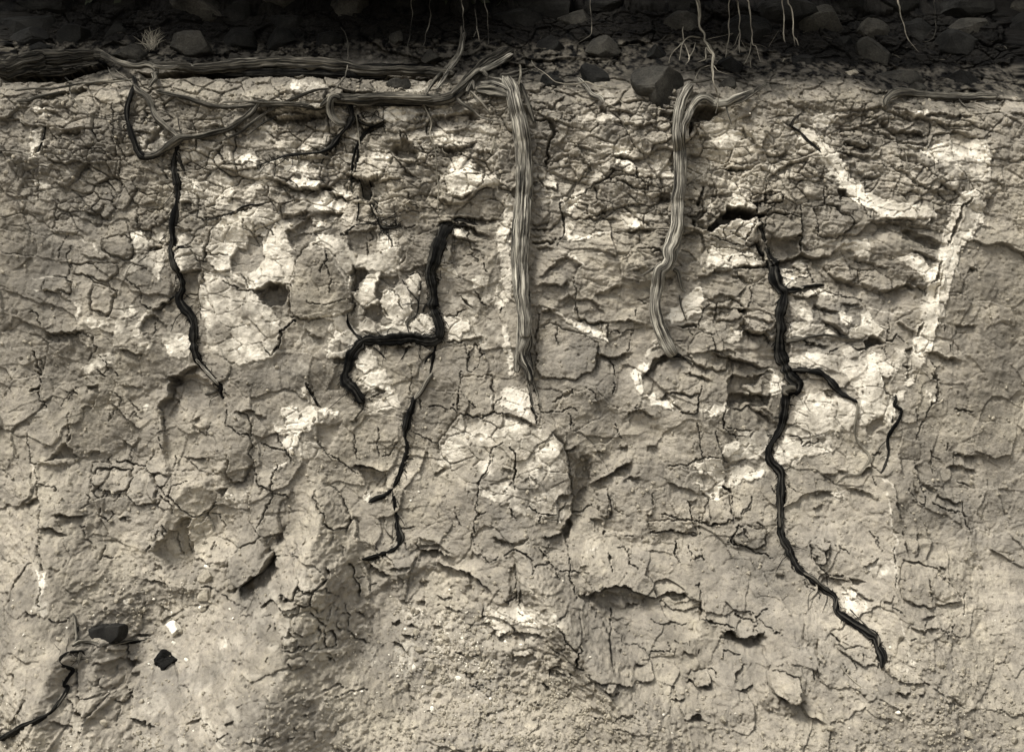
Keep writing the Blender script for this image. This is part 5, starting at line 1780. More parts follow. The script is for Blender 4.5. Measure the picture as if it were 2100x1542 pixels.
# --- right dark root
G = np.vstack([P('D2', '215,60,20 200,130,26 235,240,26 270,380,34 300,500,60 350,580,100 355,660,92 385,750,84 440,810,84 425,900,84 402,1000,84 412,1100,82 400,1200,84 405,1310,82 450,1420,80'),
               P('D3', '492,50,78 555,110,76 535,175,62 455,190,58 448,280,70 430,400,66 400,500,68 350,580,56 312,650,56 320,740,62 385,810,60 412,880,62 408,1000,62 412,1150,62 405,1280,58 425,1390,58 480,1480,58'),
               P('D4', '480,90,58 535,185,58 590,255,52 670,320,46 760,395,46 845,445,44 868,500,46 872,570,46 940,630,52 1030,685,56 1130,750,60 1195,800,56 1222,880,60 1252,950,64 1240,1050,34')])
make_root('dark_root', 'long black root winding down the right side from a cavity to the foot', 'root', 'black', [G],
    [(P('D2', '495,1440,50 620,1458,44 740,1480,44'), None, {'name': 'branch'}),
     (P('D3', '640,0,40 730,12,42 820,85,44 900,175,46 970,220,40 1045,262,26'), None, {'off': .012}),
     (P('D3', '1040,255,24 1045,330,22 1025,430,20 1020,520,20 1060,610,18 1130,690,20 1130,760,20 1050,858,18 960,862,13 870,930,10'), 'pale', {'off': .008, 'name': 'pale_branch'}),
     (P('D2', '440,790,36 540,790,30 600,765,26 680,750,22 755,745,16'), None, {'off': .01}),
     (P('D2', '450,1210,40 560,1195,22 680,1170,14 800,1160,14 900,1180,14 1000,1195,12 1100,1205,20'), 'brown', {'off': .01}),
     (P('D2', '560,1195,20 640,1220,18 780,1250,8'), None, {'off': .005}),
     (P('D3', '470,200,20 440,170,34 500,145,36 540,160,30'), 'brown', {'off': .03, 'name': 'knot'}),
     (P('D4', '860,560,22 870,500,26 880,450,20'), 'mid', {'off': .03, 'name': 'bare_wood'}),
     (P('D4', '980,560,12 1060,640,16 1140,720,16 1200,765,10'), 'mid', {'off': .03, 'name': 'bare_wood'}),
     (P('D4', '600,260,12 680,300,16 740,360,16 820,420,10'), 'mid', {'off': .024, 'name': 'bare_wood'}),
     (P('D4', '1215,870,20 1225,810,30 1215,780,24'), 'mid', {'off': .03, 'name': 'bare_wood'}),
     (P('D2', '300,520,26 230,470,22 200,400,14'), None, {'name': 'branch'}),
     (P('D3', '390,1000,20 395,1150,22 400,1300,18'), 'brown', {'off': .026, 'name': 'bark_strip'})], hair=(300, 7), rough=.19, groove=.2)
make_root('thin_dark_root', 'thin black root at the right, beside the pale diagonal seam', 'root', 'black',
    [P('D3', '1355,195,20 1362,240,30 1352,285,28 1405,320,30 1408,350,30 1385,410,34 1332,490,40 1292,570,34 1302,680,20 1272,780,22 1240,850,16')],
    [(P('D3', '1340,300,10 1335,400,12 1320,470,8'), None, {})], hair=(30, 7))
# --- bottom left roots
make_root('dark_root', 'black root running down to the bottom left corner from a small loop', 'root', 'black',
    [P('A4', '505,930,16 500,890,20 450,870,26 400,910,30 400,1000,32 420,1050,28 380,1110,24 320,1210,26 270,1310,28 205,1420,32 90,1490,44 -40,1550,48 -200,1640,52')],
    [(P('A4', '500,890,24 470,960,26 455,1030,10'), 'brown', {}), (P('A4', '300,1240,10 255,1250,6'), None, {'name': 'twig'}),
     (P('A4', '290,1290,14 250,1360,12 240,1390,8'), 'mid', {'off': .028, 'name': 'bare_wood'})], hair=(24, 9))
make_root('twisted_root', 'twisted pale root under the flat dark stone at lower left', 'root', 'mid',
    [P('A4', '450,830,30 500,815,34 570,835,30 640,855,26 720,835,28 840,830,28 940,815,18 1050,800,8')],
    [(P('A4', '480,810,12 560,840,12 640,870,10 660,850,8'), 'grey', {'off': .02}), (P('A4', '560,820,10 610,805,12 640,850,10'), 'pale', {'off': .025}),
     (P('A4', '800,840,14 900,835,26 1000,815,14'), 'black', {'off': .004}), (P('A4', '470,830,26 430,740,24 420,640,18 400,590,10'), 'mid', {'off': .006}),
     (P('A4', '440,760,12 445,700,10'), 'black', {'off': .01})], groove=.16, hair=(14, 10, 'mid'))

# --- logs and roots lying along the top edge
make_root('log', 'thick dark weathered log lying at the top left corner', 'log', 'brown',
    [P('A1', '-260,420,180 -100,390,176 60,350,180 200,325,150 350,315,120 480,300,100 600,290,80 660,300,40')],
    [(P('A1', '-100,430,120 100,425,110 300,420,90 480,390,60 620,360,30'), 'brown', {'off': .02, 'name': 'strand'}),
     (P('A1', '-260,330,36 60,305,40 200,280,34 420,262,26 560,255,20'), 'mid', {'off': .08, 'name': 'strand'})],
    off=.09, groove=.14, rough=.04, nmin=20, nmax=80, flat=.8, crev=8)
make_root('root', 'pale root arching off the dark log and hooking down over the edge', 'root', 'mid',
    [P('A1', '570,255,40 640,290,56 720,330,54 830,370,50 930,385,46 1010,375,48 1065,390,44 1092,420,40 1080,480,40 1050,530,36 1030,570,18')], off=.09, twist=2)
make_root('log', 'long weathered log lying along the top edge, left of the middle', 'log', 'brown',
    [P('A1', '1060,380,50 1200,385,66 1330,395,74 1450,410,84 1600,400,92 1750,385,96 1900,375,100 2060,360,104 2250,365,104 2450,375,100 2640,395,96 2820,425,80 3000,430,76 3200,430,80 3400,440,90 3560,455,60')],
    [(P('A1', '1060,390,30 1200,400,36 1340,372,30 1400,400,26 1460,425,14'), 'grey', {'off': .10, 'name': 'strand'}),  # grey strands put the light on the log's top into colour
     (P('A1', '1450,425,26 1600,370,34 1750,345,36 1950,330,34 2150,335,36 2400,345,40 2600,370,32 2700,400,20'), 'grey', {'off': .095, 'name': 'strand'}),
     (P('A1', '1450,440,50 1600,445,66 1900,450,76 2200,445,76 2500,450,76 2760,475,60 3000,470,50'), 'black', {'off': .05, 'name': 'strand'}),  # black strands put the shade on the log's underside into colour
     (P('A1', '2700,420,70 2900,410,90 3150,420,100 3400,430,90'), 'black', {'off': .05, 'name': 'strand'})],
    off=.09, groove=.13, rough=.04, nmin=16, nmax=80, flat=.8, crev=8)
make_root('root', 'dark root just under the long log, running to the curled loop', 'root', 'brown',
    [P('A1', '1090,600,30 1300,640,34 1450,690,36 1600,725,34 1900,715,40 2100,705,44 2300,715,46 2440,740,40 2540,690,30')],
    [(P('A1', '1640,690,14 1800,680,16 2000,690,14 2300,690,10'), 'mid', {'off': .03, 'name': 'strand'})], off=.02, groove=.16)
make_root('root', 'straight thin root slanting from the loop down to the looped root', 'root', 'brown',
    [P('A1', '1650,1000,18 1780,940,24 1860,880,28 1980,790,26 2080,730,28 2200,670,28 2400,590,26 2520,575,14')],
    [(P('A1', '1850,960,12 1960,870,14 2080,810,14 2150,800,10'), None, {}), (P('A1', '1540,1000,6 1640,1005,10 1700,985,10'), None, {})], off=.022)
Jm = P('B1', '470,720,24 560,655,60 640,655,80 820,665,84 1000,650,84 1150,655,86 1400,670,88 1540,650,86 1640,580,84 1710,490,90 1780,425,100 1880,350,110 1980,300,124 2060,250,110')
make_root('root', 'gnarled grey root along the bank top, rising to a splintered right end', 'root', 'brown', [Jm],
    [(P('B1', '640,650,50 570,650,64 548,720,58 565,800,56 620,860,44 690,870,26'), 'mid', {'off': .07, 'name': 'curl'}),
     (P('B1', '560,700,40 850,700,44 1100,705,44 1450,700,44 1600,660,30'), 'black', {'off': .015, 'name': 'strand'}),
     (P('B1', '1560,620,26 1700,500,40 1790,430,50 1850,460,30 1860,475,16'), 'mid', {'off': .09, 'name': 'strand'}),
     (P('B1', '1800,430,40 1920,380,50 2030,310,44 2070,290,24'), 'grey', {'off': .10, 'name': 'strand'}),
     (P('B1', '1560,610,30 1640,690,34 1740,760,26 1820,820,14 2030,860,6'), 'mid', {'off': .045, 'name': 'branch'}),
     (P('B1', '1710,590,16 1790,670,20 1850,740,16 1880,780,6'), 'mid', {'off': .04, 'name': 'branch'}),
     (P('B1', '1690,600,24 1740,520,26 1745,580,10'), 'mid', {'off': .06, 'name': 'branch'}),
     (P('B1', '780,650,20 1000,640,26 1200,645,24 1400,650,16'), 'mid', {'off': .085, 'name': 'strand'})],
    off=.055, groove=.15, rough=.06, nmin=16, nmax=70, flat=.85, crev=6)
make_root('splintered_wood', 'splintered pale root base behind the top of the thick weathered root', 'root', 'mid',
    [P('B1', '1770,580,60 1870,590,90 1960,610,90 2040,640,60')],
    [(P('B1', '1800,520,30 1900,520,44 1990,560,36 2050,600,20'), 'grey', {'off': .07, 'name': 'strand'}),
     (P('B1', '1960,470,40 2060,460,60 2160,430,50 2200,420,30'), 'mid', {'off': .03, 'name': 'strand'}),
     (P('B1', '1860,480,20 1960,500,24 2010,530,16'), 'grey', {'off': .07, 'name': 'strand'})], off=.03, groove=.2, nmax=52)
make_root('dark_root', 'thin black root curving down left from the curled loop over pale crust', 'root', 'black',
    [P('B1', '700,690,50 735,780,52 715,870,46 640,950,48 570,1050,46 490,1095,34 380,1110,24 200,1130,20 90,1165,18 0,1195,14 -60,1215,6')],
    [(P('B1', '560,1070,30 500,1150,24 480,1200,16'), None, {'off': .005}), (P('B1', '600,1040,14 650,1045,6'), None, {})], hair=(120, 8), off=.02, rough=.22, groove=.18)
make_root('dark_root', 'dark rootlet cluster right of the curled loop, hanging into a hollow', 'root', 'black',
    [P('B1', '780,790,24 800,840,34 870,870,36 950,860,30 1010,830,18')],
    [(P('B1', '1000,860,20 900,900,26 820,970,24 770,1060,24 740,1180,20 730,1280,14 735,1420,10 770,1530,6'), None, {'off': .008}),
     (P('B1', '790,1060,12 775,1180,12 760,1270,8'), None, {'off': .006}),
     (P('B1', '740,1290,10 700,1360,8 690,1450,5'), None, {'off': .006}),
     (P('B1', '790,1310,12 820,1400,12 830,1500,8'), None, {'off': .008}),
     (P('B1', '880,1330,10 900,1420,10 900,1535,8'), None, {'off': .008})], hair=(40, 14), off=.01)
make_root('rootlet_tangle', 'tangle of fine black rootlets on crust left of the black central root', 'root', 'black',
    [P('B2', '890,0,16 910,100,18 940,190,16 970,260,20 1010,275,18 1090,270,14 1140,235,8')],
    [(P('B2', '880,40,14 930,130,14 960,240,12'), None, {}), (P('B2', '950,235,12 850,240,10 760,250,10 690,310,8 650,335,5'), None, {}),
     (P('B2', '980,290,10 1040,350,10 1075,430,6'), None, {}), (P('B2', '780,0,10 790,120,10 770,220,8'), None, {}),
     (P('B2', '830,190,7 930,150,7 960,130,5'), None, {}), (P('B2', '1000,280,8 950,340,6 930,400,4'), None, {})], hair=(60, 16), off=.006)
# thin pale hanging rootlets and loose wires of root
def wire(label, tile, pts, mt='pale', off=.02, name='rootlet', group=None):
    return make_root(name, label, 'rootlet', mt, [P(tile, pts)], off=off, groove=.04, nmin=5, nmax=8, rough=.1, wob=.9, group=group)
wire('thin pale rootlet hanging in a long wavy line left of the thick root', 'B1', '1330,710,12 1390,850,11 1380,960,11 1420,1070,10 1435,1250,9 1450,1400,9 1445,1560,8 1480,1620,6')
wire('thin brown rootlet bowing down from the top edge across the long log', 'B1', '640,70,10 690,150,11 700,330,11 680,460,11 610,560,12 560,600,12', 'mid', .12)
wire('short pale rootlet hanging over the hollow right of the curled loop', 'B1', '750,750,12 775,850,11 795,1000,11 800,1060,8')
wire('fine pale rootlet lying across the hollow below the curl', 'B1', '850,1010,8 900,1060,9 980,1110,7')
wire('short kinked white rootlet beside the thick root, below the bank top', 'B1', '1910,970,10 1905,1050,12 1890,1110,12 1900,1120,6')
wire('pale curled rootlet in the recess left of the thick root', 'B1', '1440,1050,7 1460,1110,8')
wire('small pale hooked rootlet next to the curled one', 'B1', '1480,1070,7 1490,1100,8 1535,1120,6')
wire('thin arching rootlet below the log at far left', 'A1', '540,380,10 430,395,12 380,470,12 370,540,12 380,610,10 430,690,8 500,750,8 560,800,8 680,830,7 860,860,6', 'mid', .03)
wire('thin brown root running along the bank top at far left', 'A1', '-80,590,24 60,575,22 200,575,22 400,545,20 600,520,18 780,510,18 890,500,14', 'mid', .05)
wire('dark wood strip at the left edge below the thin brown root', 'A1', '-60,680,26 60,660,28 170,630,26 330,600,16', 'brown', .03)
wire('two-way thin root reaching up from the looped root to the log', 'A1', '690,395,12 730,460,16 820,490,18 890,510,16', 'mid', .06)
wire('thin stick crossing under the hooked root', 'A1', '740,400,8 790,450,10 860,500,9 950,580,8', 'mid', .05)
wire('thin pale twig on soil under the long log', 'A1', '950,500,10 1090,500,12 1230,515,8', 'pale', .03)
wire('short curved root peeping out below the long log', 'B1', '770,520,18 860,490,24 980,470,26 1060,450,18', 'mid', .03)
wire('thin pale root crossing the dark wedge boulder, with a burnt end', 'C1', '620,480,26 690,530,36 740,600,40 800,640,40 830,690,30', 'grey', .04, 'root')
wire('fine pale twig draped over the round dark boulders', 'C1', '240,340,8 270,390,9 370,460,10 450,520,10 600,540,10 700,520,12 800,560,10 940,570,7', 'pale', .12)
wire('fine rootlet on clay below the boulder in the middle', 'C1', '860,700,7 960,740,9 1100,765,10 1240,750,10 1310,770,9 1390,765,7', 'pale', .012)
wire('short pale stick lying on the clay left of the big boulder', 'C1', '950,660,14 1000,700,16 1050,750,10', 'pale', .01)
wire('fine straight pale rootlet left of the kinked root', 'C1', '1110,880,6 1140,970,8 1160,1030,8 1150,1080,12', 'pale', .01)
wire('fine slanting rootlet on clay in the middle', 'C1', '850,930,5 900,860,6 950,820,5', 'pale', .008)
wire('thin pale rootlet wandering down the clay at upper right', 'D1', '1390,1040,9 1440,1110,9 1455,1200,9 1480,1280,9 1530,1340,9 1545,1430,7', 'pale', .012)
wire('fine arched rootlet at upper right', 'D1', '1170,1130,7 1180,1090,8 1210,1080,6', 'pale', .01)
wire('short dark twig standing at the head of the pale diagonal streak', 'D1', '490,880,22 520,820,16 570,780,6', 'brown', .02, 'twig')
wire('black root strip along the left rim of the pale diagonal streak', 'D1', '480,870,20 560,930,24 640,1010,26 740,1100,16', 'black', .008, 'root')
wire('thin rootlet hanging at far right below the horizontal root', 'D1', '1870,640,10 1910,690,12 1960,725,12 2020,740,8', 'brown', .03)
wire('thin rootlet slanting over clay at upper right of the kinked root', 'D1', '580,620,6 610,680,7 650,720,5', 'pale', .01)
wire('fine pale rootlet lying on the lower right slope', 'D4', '900,1010,9 940,1080,10 1060,1190,10 1090,1215,7', 'pale', .006)
wire('thin curved rootlet left of the foot of the long black root', 'D4', '1320,935,9 1310,990,10 1300,1030,8', 'black', .008)
wire('dark stalk standing by the white crust in the lower middle', 'B3', '350,110,11 400,200,12 460,300,10', 'black', .008, 'twig')
wire('thin dark rootlet along the arch of pale crust at left', 'A2', '1420,210,10 1560,200,12 1640,180,14 1710,155,18 1830,95,20 1980,72,12', 'black', .006)
wire('fine black rootlet beside the left edge crust', 'A1', '175,890,18 140,1030,20 90,1120,18 50,1170,16', 'black', .006)
wire('black rootlet threading the crack at the left pillar', 'B2', '265,1035,16 200,1080,16 130,1140,18 110,1250,12 60,1310,10', 'black', .003)
wire('short frayed rootlet low on the left spur', 'A4', '1980,360,7 1930,400,9 1890,480,9 1840,590,7', 'pale', .006)
make_root('stick', 'double-stranded stick leaning up from the gnarled root towards the top', 'root', 'mid',
    [P('B1', '1640,60,40 1640,160,42 1615,280,46 1530,400,48 1430,490,44 1380,560,36 1350,620,18')],
    [(P('B1', '1670,110,34 1640,260,32 1610,330,30 1540,420,28 1480,510,26 1430,580,18'), 'grey', {'off': .12, 'name': 'strand'})], off=.09, groove=.16)
make_root('root', 'short horizontal weathered root at the right end of the bank top', 'root', 'mid',
    [P('D1', '1275,715,40 1285,670,60 1340,625,76 1430,605,66 1600,625,60 1800,640,60 2000,645,60 2200,640,60')], off=.05, groove=.15)
make_root('root', 'thin pale branch lying on the soil right of the kinked root', 'root', 'mid',
    [P('C1', '1540,525,16 1640,515,20 1760,495,16 1860,490,8')], off=.03)

# dead twigs that hang down from a bush above the top edge
def twig(label, tile, main, br, off=.30, w=1.0, mt='pale'):
    x0, y0, w0 = [float(q) for q in main.split()[0].split(',')]; x1 = float(main.split()[1].split(',')[0])
    thin = lambda q: ' '.join('%s,%s,%f' % (*t.split(',')[:2], float(t.split(',')[2]) * .72) for t in q.split()); main = thin(main); br = [thin(b) for b in br]; w0 *= .72
    main = '%f,%f,%f %f,%f,%f ' % (x0 + (x0 - x1) * 3 + 25, -460, w0 * 1.2, x0 + (x0 - x1) * .6 - 12, min(-180, y0 - 60), w0 * 1.1) + main
    return make_root('dead_twig', label, 'twig', mt, [P(tile, main)], [(P(tile, b), None, {}) for b in br], off=off, groove=.06, nmin=6, nmax=10, rough=.2, wob=3.2,
                     group='dead twigs hanging over the top edge')
twig('largest dead twig, forked, hanging over the dark boulders right of the middle', 'C1', '1600,-200,40 1640,60,38 1690,180,34 1735,290,30 1730,400,26 1745,500,18 1775,600,13 1780,700,9 1765,780,5',
     ['1640,150,16 1570,145,14 1510,190,13 1480,260,12 1470,340,6', '1500,195,12 1420,270,11 1385,320,10 1378,370,6', '1510,200,12 1530,270,11 1540,330,10 1510,385,6',
      '1540,330,8 1580,260,8 1600,190,5', '1735,290,12 1690,250,10 1680,330,9 1620,360,6', '1725,385,14 1650,410,12 1620,450,11 1600,500,6',
      '1740,385,12 1790,430,10 1880,455,6', '1495,60,9 1495,190,10'])
twig('straight thin dead twig, forked at its tip, next to the largest one', 'C1', '1880,-150,14 1880,90,12 1865,230,10 1850,320,5', ['1875,140,7 1900,120,7 1700,170,4'])
twig('many-fingered small dead twig between the straight one and the long pair', 'C1', '1960,-120,20 1970,100,16 1960,200,14 1970,280,6',
     ['1965,110,10 1920,210,9 1860,270,8 1795,300,5', '1965,180,9 2000,230,8 2030,235,5', '1960,200,8 1930,250,7 1910,270,5'])
twig('pair of long drooping dead twigs at the right of the group', 'D1', '150,-120,22 165,170,18 200,230,12 245,355,6',
     ['165,190,14 150,290,11 100,375,6', '150,290,8 165,400,5', '180,200,8 250,220,7 300,240,4', '390,90,5 340,180,6 310,230,4'])
twig('small dead twig tip with side shoots at the top edge, right of the long pair', 'D1', '430,-60,18 430,130,14 440,190,8', ['430,140,8 400,110,6', '435,160,7 455,190,5'])
twig('small bare dead twig at the top edge, farthest right of the group', 'D1', '500,-60,16 520,150,14 530,230,8', ['520,150,9 545,180,8 560,220,5'])
twig('single dead stem hanging at the far right over dark rocks', 'D1', '1400,-60,20 1450,120,16 1490,200,12 1550,275,6', [])
twig('thin wiry stem curving at the top right corner', 'D1', '1690,-40,9 1685,130,9 1640,180,8 1580,190,5', [], mt='mid')
twig('short dead twig hanging at the top, left of the thick root', 'B1', '1760,-60,12 1762,60,12 1780,120,11 1790,190,6', ['1770,110,8 1740,155,5'], off=.2, mt='mid')
twig('short dead twig at the top edge above the splintered end', 'B1', '1650,-60,14 1655,60,13 1668,100,12 1685,130,6', [], off=.2, mt='mid')
twig('curved dead twig at the top, nearest the thick root', 'B1', '1850,-60,9 1868,110,8 1865,180,7 1850,225,4', [], off=.2, mt='mid')
twig('stiff dead stem on the soil patch above the long log', 'B1', '1235,-40,11 1222,60,11 1215,120,10 1190,235,5', [], off=.1, mt='mid')
twig('slanting dead stem on the soil patch above the long log', 'B1', '1380,0,14 1352,100,14 1335,190,13 1270,280,5', [], off=.1, mt='mid')
twig('thin dead twig above the round dark boulder', 'C1', '740,-20,10 735,110,9 690,160,8 600,215,5', [], off=.1, mt='mid')

# ------------------------------------------------------------------ stones
def ico(sub):
    import bmesh
    bm = bmesh.new(); bmesh.ops.create_icosphere(bm, subdivisions=sub, radius=1); bm.verts.ensure_lookup_table()
    v = np.array([q.co[:] for q in bm.verts]); f = np.array([[q.index for q in x.verts] for x in bm.faces]); bm.free(); return v, f
ICO = {k: ico(k) for k in (1, 2, 4, 5)}
def vnoise(p, seed, octs=4):
    r = np.random.default_rng(seed); o = np.zeros(len(p))
    for k in range(octs):
        for _ in range(5):
            d = r.normal(0, 1, 3); o += np.sin(p @ (d * 2.2 * 2 ** k) + r.random() * 6.28) / (2 ** k)
    return o / 3
def stone(name, label, tile, outline, thick, mt='basalt', off=None, sub=4, cuts=11, rough=.035, group=None, cat='boulder', seed=None, box=.8):
    """a stone whose outline follows the traced polygon; thick = depth over width"""
    NSEED[0] += 1; sd = seed or NSEED[0]; r = np.random.default_rng(sd)
    p = P(tile, outline)[:, :2]; c = p.mean(0); q = p - c
    ang = np.arctan2(q[:, 1], q[:, 0]); rad = np.hypot(q[:, 0], q[:, 1]); o = np.argsort(ang); ang, rad = ang[o], rad[o]
    A = np.concatenate([ang - 2 * math.pi, ang, ang + 2 * math.pi]); Rr = np.tile(rad, 3)
    v, f = ICO[sub]; th = np.arctan2(-v[:, 2], v[:, 0]); sn = np.hypot(v[:, 0], v[:, 2])
    R = np.interp(th, A, Rr); wpx = np.mean(rad)
    x = np.cos(th) * R * sn ** box; z = -np.sin(th) * R * sn ** box; y = v[:, 1] * wpx * thick
    w = np.stack([x, y, z], 1) * S
    for _ in range(cuts):                                    # worn flat facets
        n = r.normal(0, 1, 3); n[1] = -abs(n[1]) * 1.6; n /= np.linalg.norm(n); lim = r.uniform(.52, .84) * np.max(w @ n); ex = np.maximum(w @ n - lim, 0); w -= ex[:, None] * n * .95
    nn = w / (np.linalg.norm(w, axis=1)[:, None] + 1e-9)
    w += nn * (rough * wpx * S * vnoise(v * 1.0, sd))[:, None]
    base = at(c[0], c[1], wpx * S * thick * .35 if off is None else off)[0]
    me = mesh_np(name, w, f, smooth=sub < 4); ob = link(name, me, M[mt], label=label, cat=cat, group=group); ob.location = base; return ob
stone('boulder', 'big dark rounded boulder resting against the kinked weathered root', 'C1', '1060,480 1100,400 1200,390 1300,380 1420,420 1540,470 1560,540 1480,640 1430,720 1400,770 1280,750 1230,700 1210,640 1130,620 1080,560', .8, 'basalt2', cuts=4)
stone('boulder', 'dark oval boulder at the top edge, right of the thick root', 'C1', '600,220 650,180 760,150 900,130 1030,145 1062,190 1030,260 950,310 860,330 760,310 680,280', .7, 'basalt2', off=.06)
stone('boulder', 'wedge-shaped dark boulder leaning below the oval one', 'C1', '640,400 690,350 780,350 830,420 890,510 935,570 900,610 820,615 740,600 690,540 650,470', .6, 'basalt')
stone('boulder', 'low dark boulder right of the top of the thick root', 'C1', '290,520 320,470 420,450 520,470 570,520 550,570 480,605 400,600 320,570', .7, 'basalt')
stone('boulder', 'broad grey boulder among the rocks at the upper left', 'A1', '1040,260 1100,220 1180,150 1300,100 1450,85 1560,150 1650,210 1600,270 1480,305 1300,290 1140,270', .8, 'basalt2', off=.05)
stone('boulder', 'flat dark boulder behind the pale hooked root', 'A1', '660,250 720,215 850,220 980,250 1080,310 1100,345 1000,350 860,350 740,320', .6, 'basalt2', off=.05)
stone('stone', 'small oval stone lying on the long log', 'A1', '1665,315 1690,290 1750,285 1800,310 1790,335 1740,350 1690,340', .8, 'basalt2', off=.10, cat='stone')
stone('boulder', 'split dark stone leaning on the clay between long log and gnarled root', 'B1', '970,600 1030,520 1080,485 1150,500 1210,480 1230,520 1210,590 1150,620 1080,625 1000,625', .6, 'basalt2')
stone('boulder', 'dark boulder at the top left corner', 'A1', '-200,150 -60,60 60,40 190,70 220,140 170,200 60,220 -80,230', .8, 'basalt')
stone('boulder', 'rounded dark boulder right of the corner one, above the log', 'A1', '240,140 300,60 420,40 560,90 600,160 560,240 420,250 300,240', .8, 'basalt', off=.0)
stone('boulder', 'small dark boulder half hidden behind the left end of the log', 'A1', '-40,250 60,200 160,190 230,220 230,270 120,290 0,300', .8, 'basalt', off=.03)
stone('boulder', 'dark boulder behind the flat one at the upper left', 'A1', '560,80 680,40 820,30 930,80 960,170 880,210 700,200 600,170', .8, 'basalt', off=-.02)
stone('boulder', 'upright dark boulder right of the broad grey one', 'A1', '1640,180 1720,60 1860,40 1930,130 1940,260 1850,290 1720,280 1660,250', .8, 'basalt', off=.0)
stone('boulder', 'dark rounded boulder at the top edge above the long log', 'B1', '-60,220 0,90 140,60 290,90 340,180 300,260 160,290 20,280', .8, 'basalt', off=.02)
stone('boulder', 'dark boulder hidden in shadow left of the soil patch', 'B1', '360,200 420,110 540,80 640,110 680,200 640,280 520,300 420,280', .8, 'basalt', off=.0)
stone('boulder', 'grey-brown stone on the soil patch above the long log', 'B1', '1290,300 1330,260 1420,260 1490,300 1490,350 1400,365 1310,350', .7, 'basalt2', off=.04)
stone('boulder', 'dark wedge stone at the upper end of the soil patch', 'B1', '1010,170 1080,110 1170,110 1190,150 1130,190 1040,205', .7, 'basalt2', off=.03)
stone('boulder', 'grey boulder in shadow behind the hanging twigs', 'C1', '1150,250 1230,210 1340,230 1400,300 1380,370 1280,380 1180,340', .7, 'basalt', off=.02)
stone('boulder', 'dark boulder at the right of the largest twig', 'C1', '1760,370 1820,310 1900,300 1990,340 2040,400 1980,440 1860,450 1780,430', .7, 'basalt', off=.03)
stone('boulder', 'small dark stone on the soil right of the largest twig', 'C1', '1780,540 1840,500 1940,500 1990,540 1960,580 1860,585', .7, 'basalt2', off=.02)
stone('boulder', 'dark mossy boulder at the far right above the horizontal root', 'D1', '1020,200 1080,130 1200,140 1290,210 1340,320 1320,430 1240,480 1140,440 1070,320', .8, 'basalt2', off=.02)
stone('boulder', 'pointed dark boulder low at the far right', 'D1', '1140,480 1230,410 1380,390 1520,400 1640,440 1660,480 1590,530 1420,545 1280,560 1180,540', .7, 'basalt2', off=.04)
stone('stone', 'smooth grey stone lying on the horizontal root at the right', 'D1', '1450,570 1490,540 1560,530 1620,550 1640,575 1580,595 1490,595', .8, 'basalt2', off=.06, cat='stone')
stone('boulder', 'large dark boulder at the top edge, right half', 'D1', '460,360 540,280 660,280 740,350 750,430 640,460 520,440', .8, 'basalt', off=-.02)
stone('boulder', 'dark boulder deep in shadow at the upper right', 'D1', '760,200 860,120 980,130 1010,240 980,360 860,400 770,330', .8, 'basalt', off=-.05)
stone('boulder', 'dark boulder in the top right corner', 'D1', '1640,200 1740,80 1900,70 2060,120 2180,200 2160,340 1980,400 1800,380 1680,310', .8, 'basalt', off=-.02)
stone('boulder', 'dark broken rock above the right end of the horizontal root', 'D1', '1690,500 1760,430 1900,420 2060,440 2120,520 2040,580 1880,590 1740,570', .8, 'basalt', off=.0)
stone('boulder', 'dark rounded rock above the oval boulder', 'C1', '220,240 330,150 480,140 580,220 560,310 430,340 290,330', .8, 'basalt', off=-.02)
stone('stone', 'thin pale slab on the dark soil at the right', 'D1', '920,430 990,415 1060,430 1090,455 1020,460 940,450', .5, 'clod', off=.02, cat='stone')
stone('stone', 'flat dark rounded stone lying on the slope at lower left', 'A4', '498,775 510,745 540,712 620,697 700,694 780,688 832,690 856,715 862,750 855,785 825,808 760,822 690,836 600,828 520,802', .9, 'cobble', off=.0, cuts=4, rough=.03, box=.45, cat='stone')
stone('burnt_lump', 'round black charred lump on the slope below the white pebble', 'A4', '1085,950 1110,910 1170,902 1225,930 1250,990 1240,1040 1200,1075 1140,1065 1100,1020', .8, 'char', off=.0, cuts=6, rough=.16, cat='lump')
stone('pebble', 'bright white angular pebble right of the flat dark stone', 'A4', '1188,660 1230,655 1265,680 1295,720 1270,765 1225,785 1190,770', .8, 'white', off=.015, sub=4, cuts=6, cat='pebble')
stone('pebble', 'small white pebble just below the bright angular one', 'A4', '1215,840 1240,820 1262,840 1250,865 1225,865', .8, 'white', sub=2, cat='pebble')
stone('pebble', 'small white pebble right of the charred lump', 'A4', '1320,980 1345,960 1365,980 1355,1000 1330,1000', .8, 'white', sub=2, cat='pebble')
stone('pebble', 'small pale pebble on top of a clay lump above the slope', 'A4', '1482,205 1500,190 1528,200 1525,225 1495,230', .8, 'white', sub=2, cat='pebble')
stone('pebble', 'pale pebble below the two stacked clay lumps', 'A4', '1435,545 1470,530 1510,545 1500,570 1455,572', .8, 'white', sub=2, cat='pebble')
stone('clay_lump', 'rounded clay lump with a pale pebble on top', 'A4', '1470,250 1500,230 1535,260 1545,330 1520,380 1470,380 1440,340', .6, 'clod', cat='clod', rough=.08)
stone('clay_lump', 'larger clay lump below the pebble-topped one', 'A4', '1430,420 1470,390 1530,400 1545,460 1520,520 1460,520 1425,470', .6, 'clod', cat='clod', rough=.08)
stone('pebble', 'tall white pebble on the gravel fan in the lower middle', 'B4', '1225,1050 1235,1015 1255,1030 1258,1070 1240,1085 1222,1070', .8, 'white', sub=2, cat='pebble')
stone('pebble', 'white pebble near the bottom edge of the gravel fan', 'B4', '1370,1380 1395,1360 1420,1390 1415,1420 1390,1420', .8, 'white', sub=2, cat='pebble')
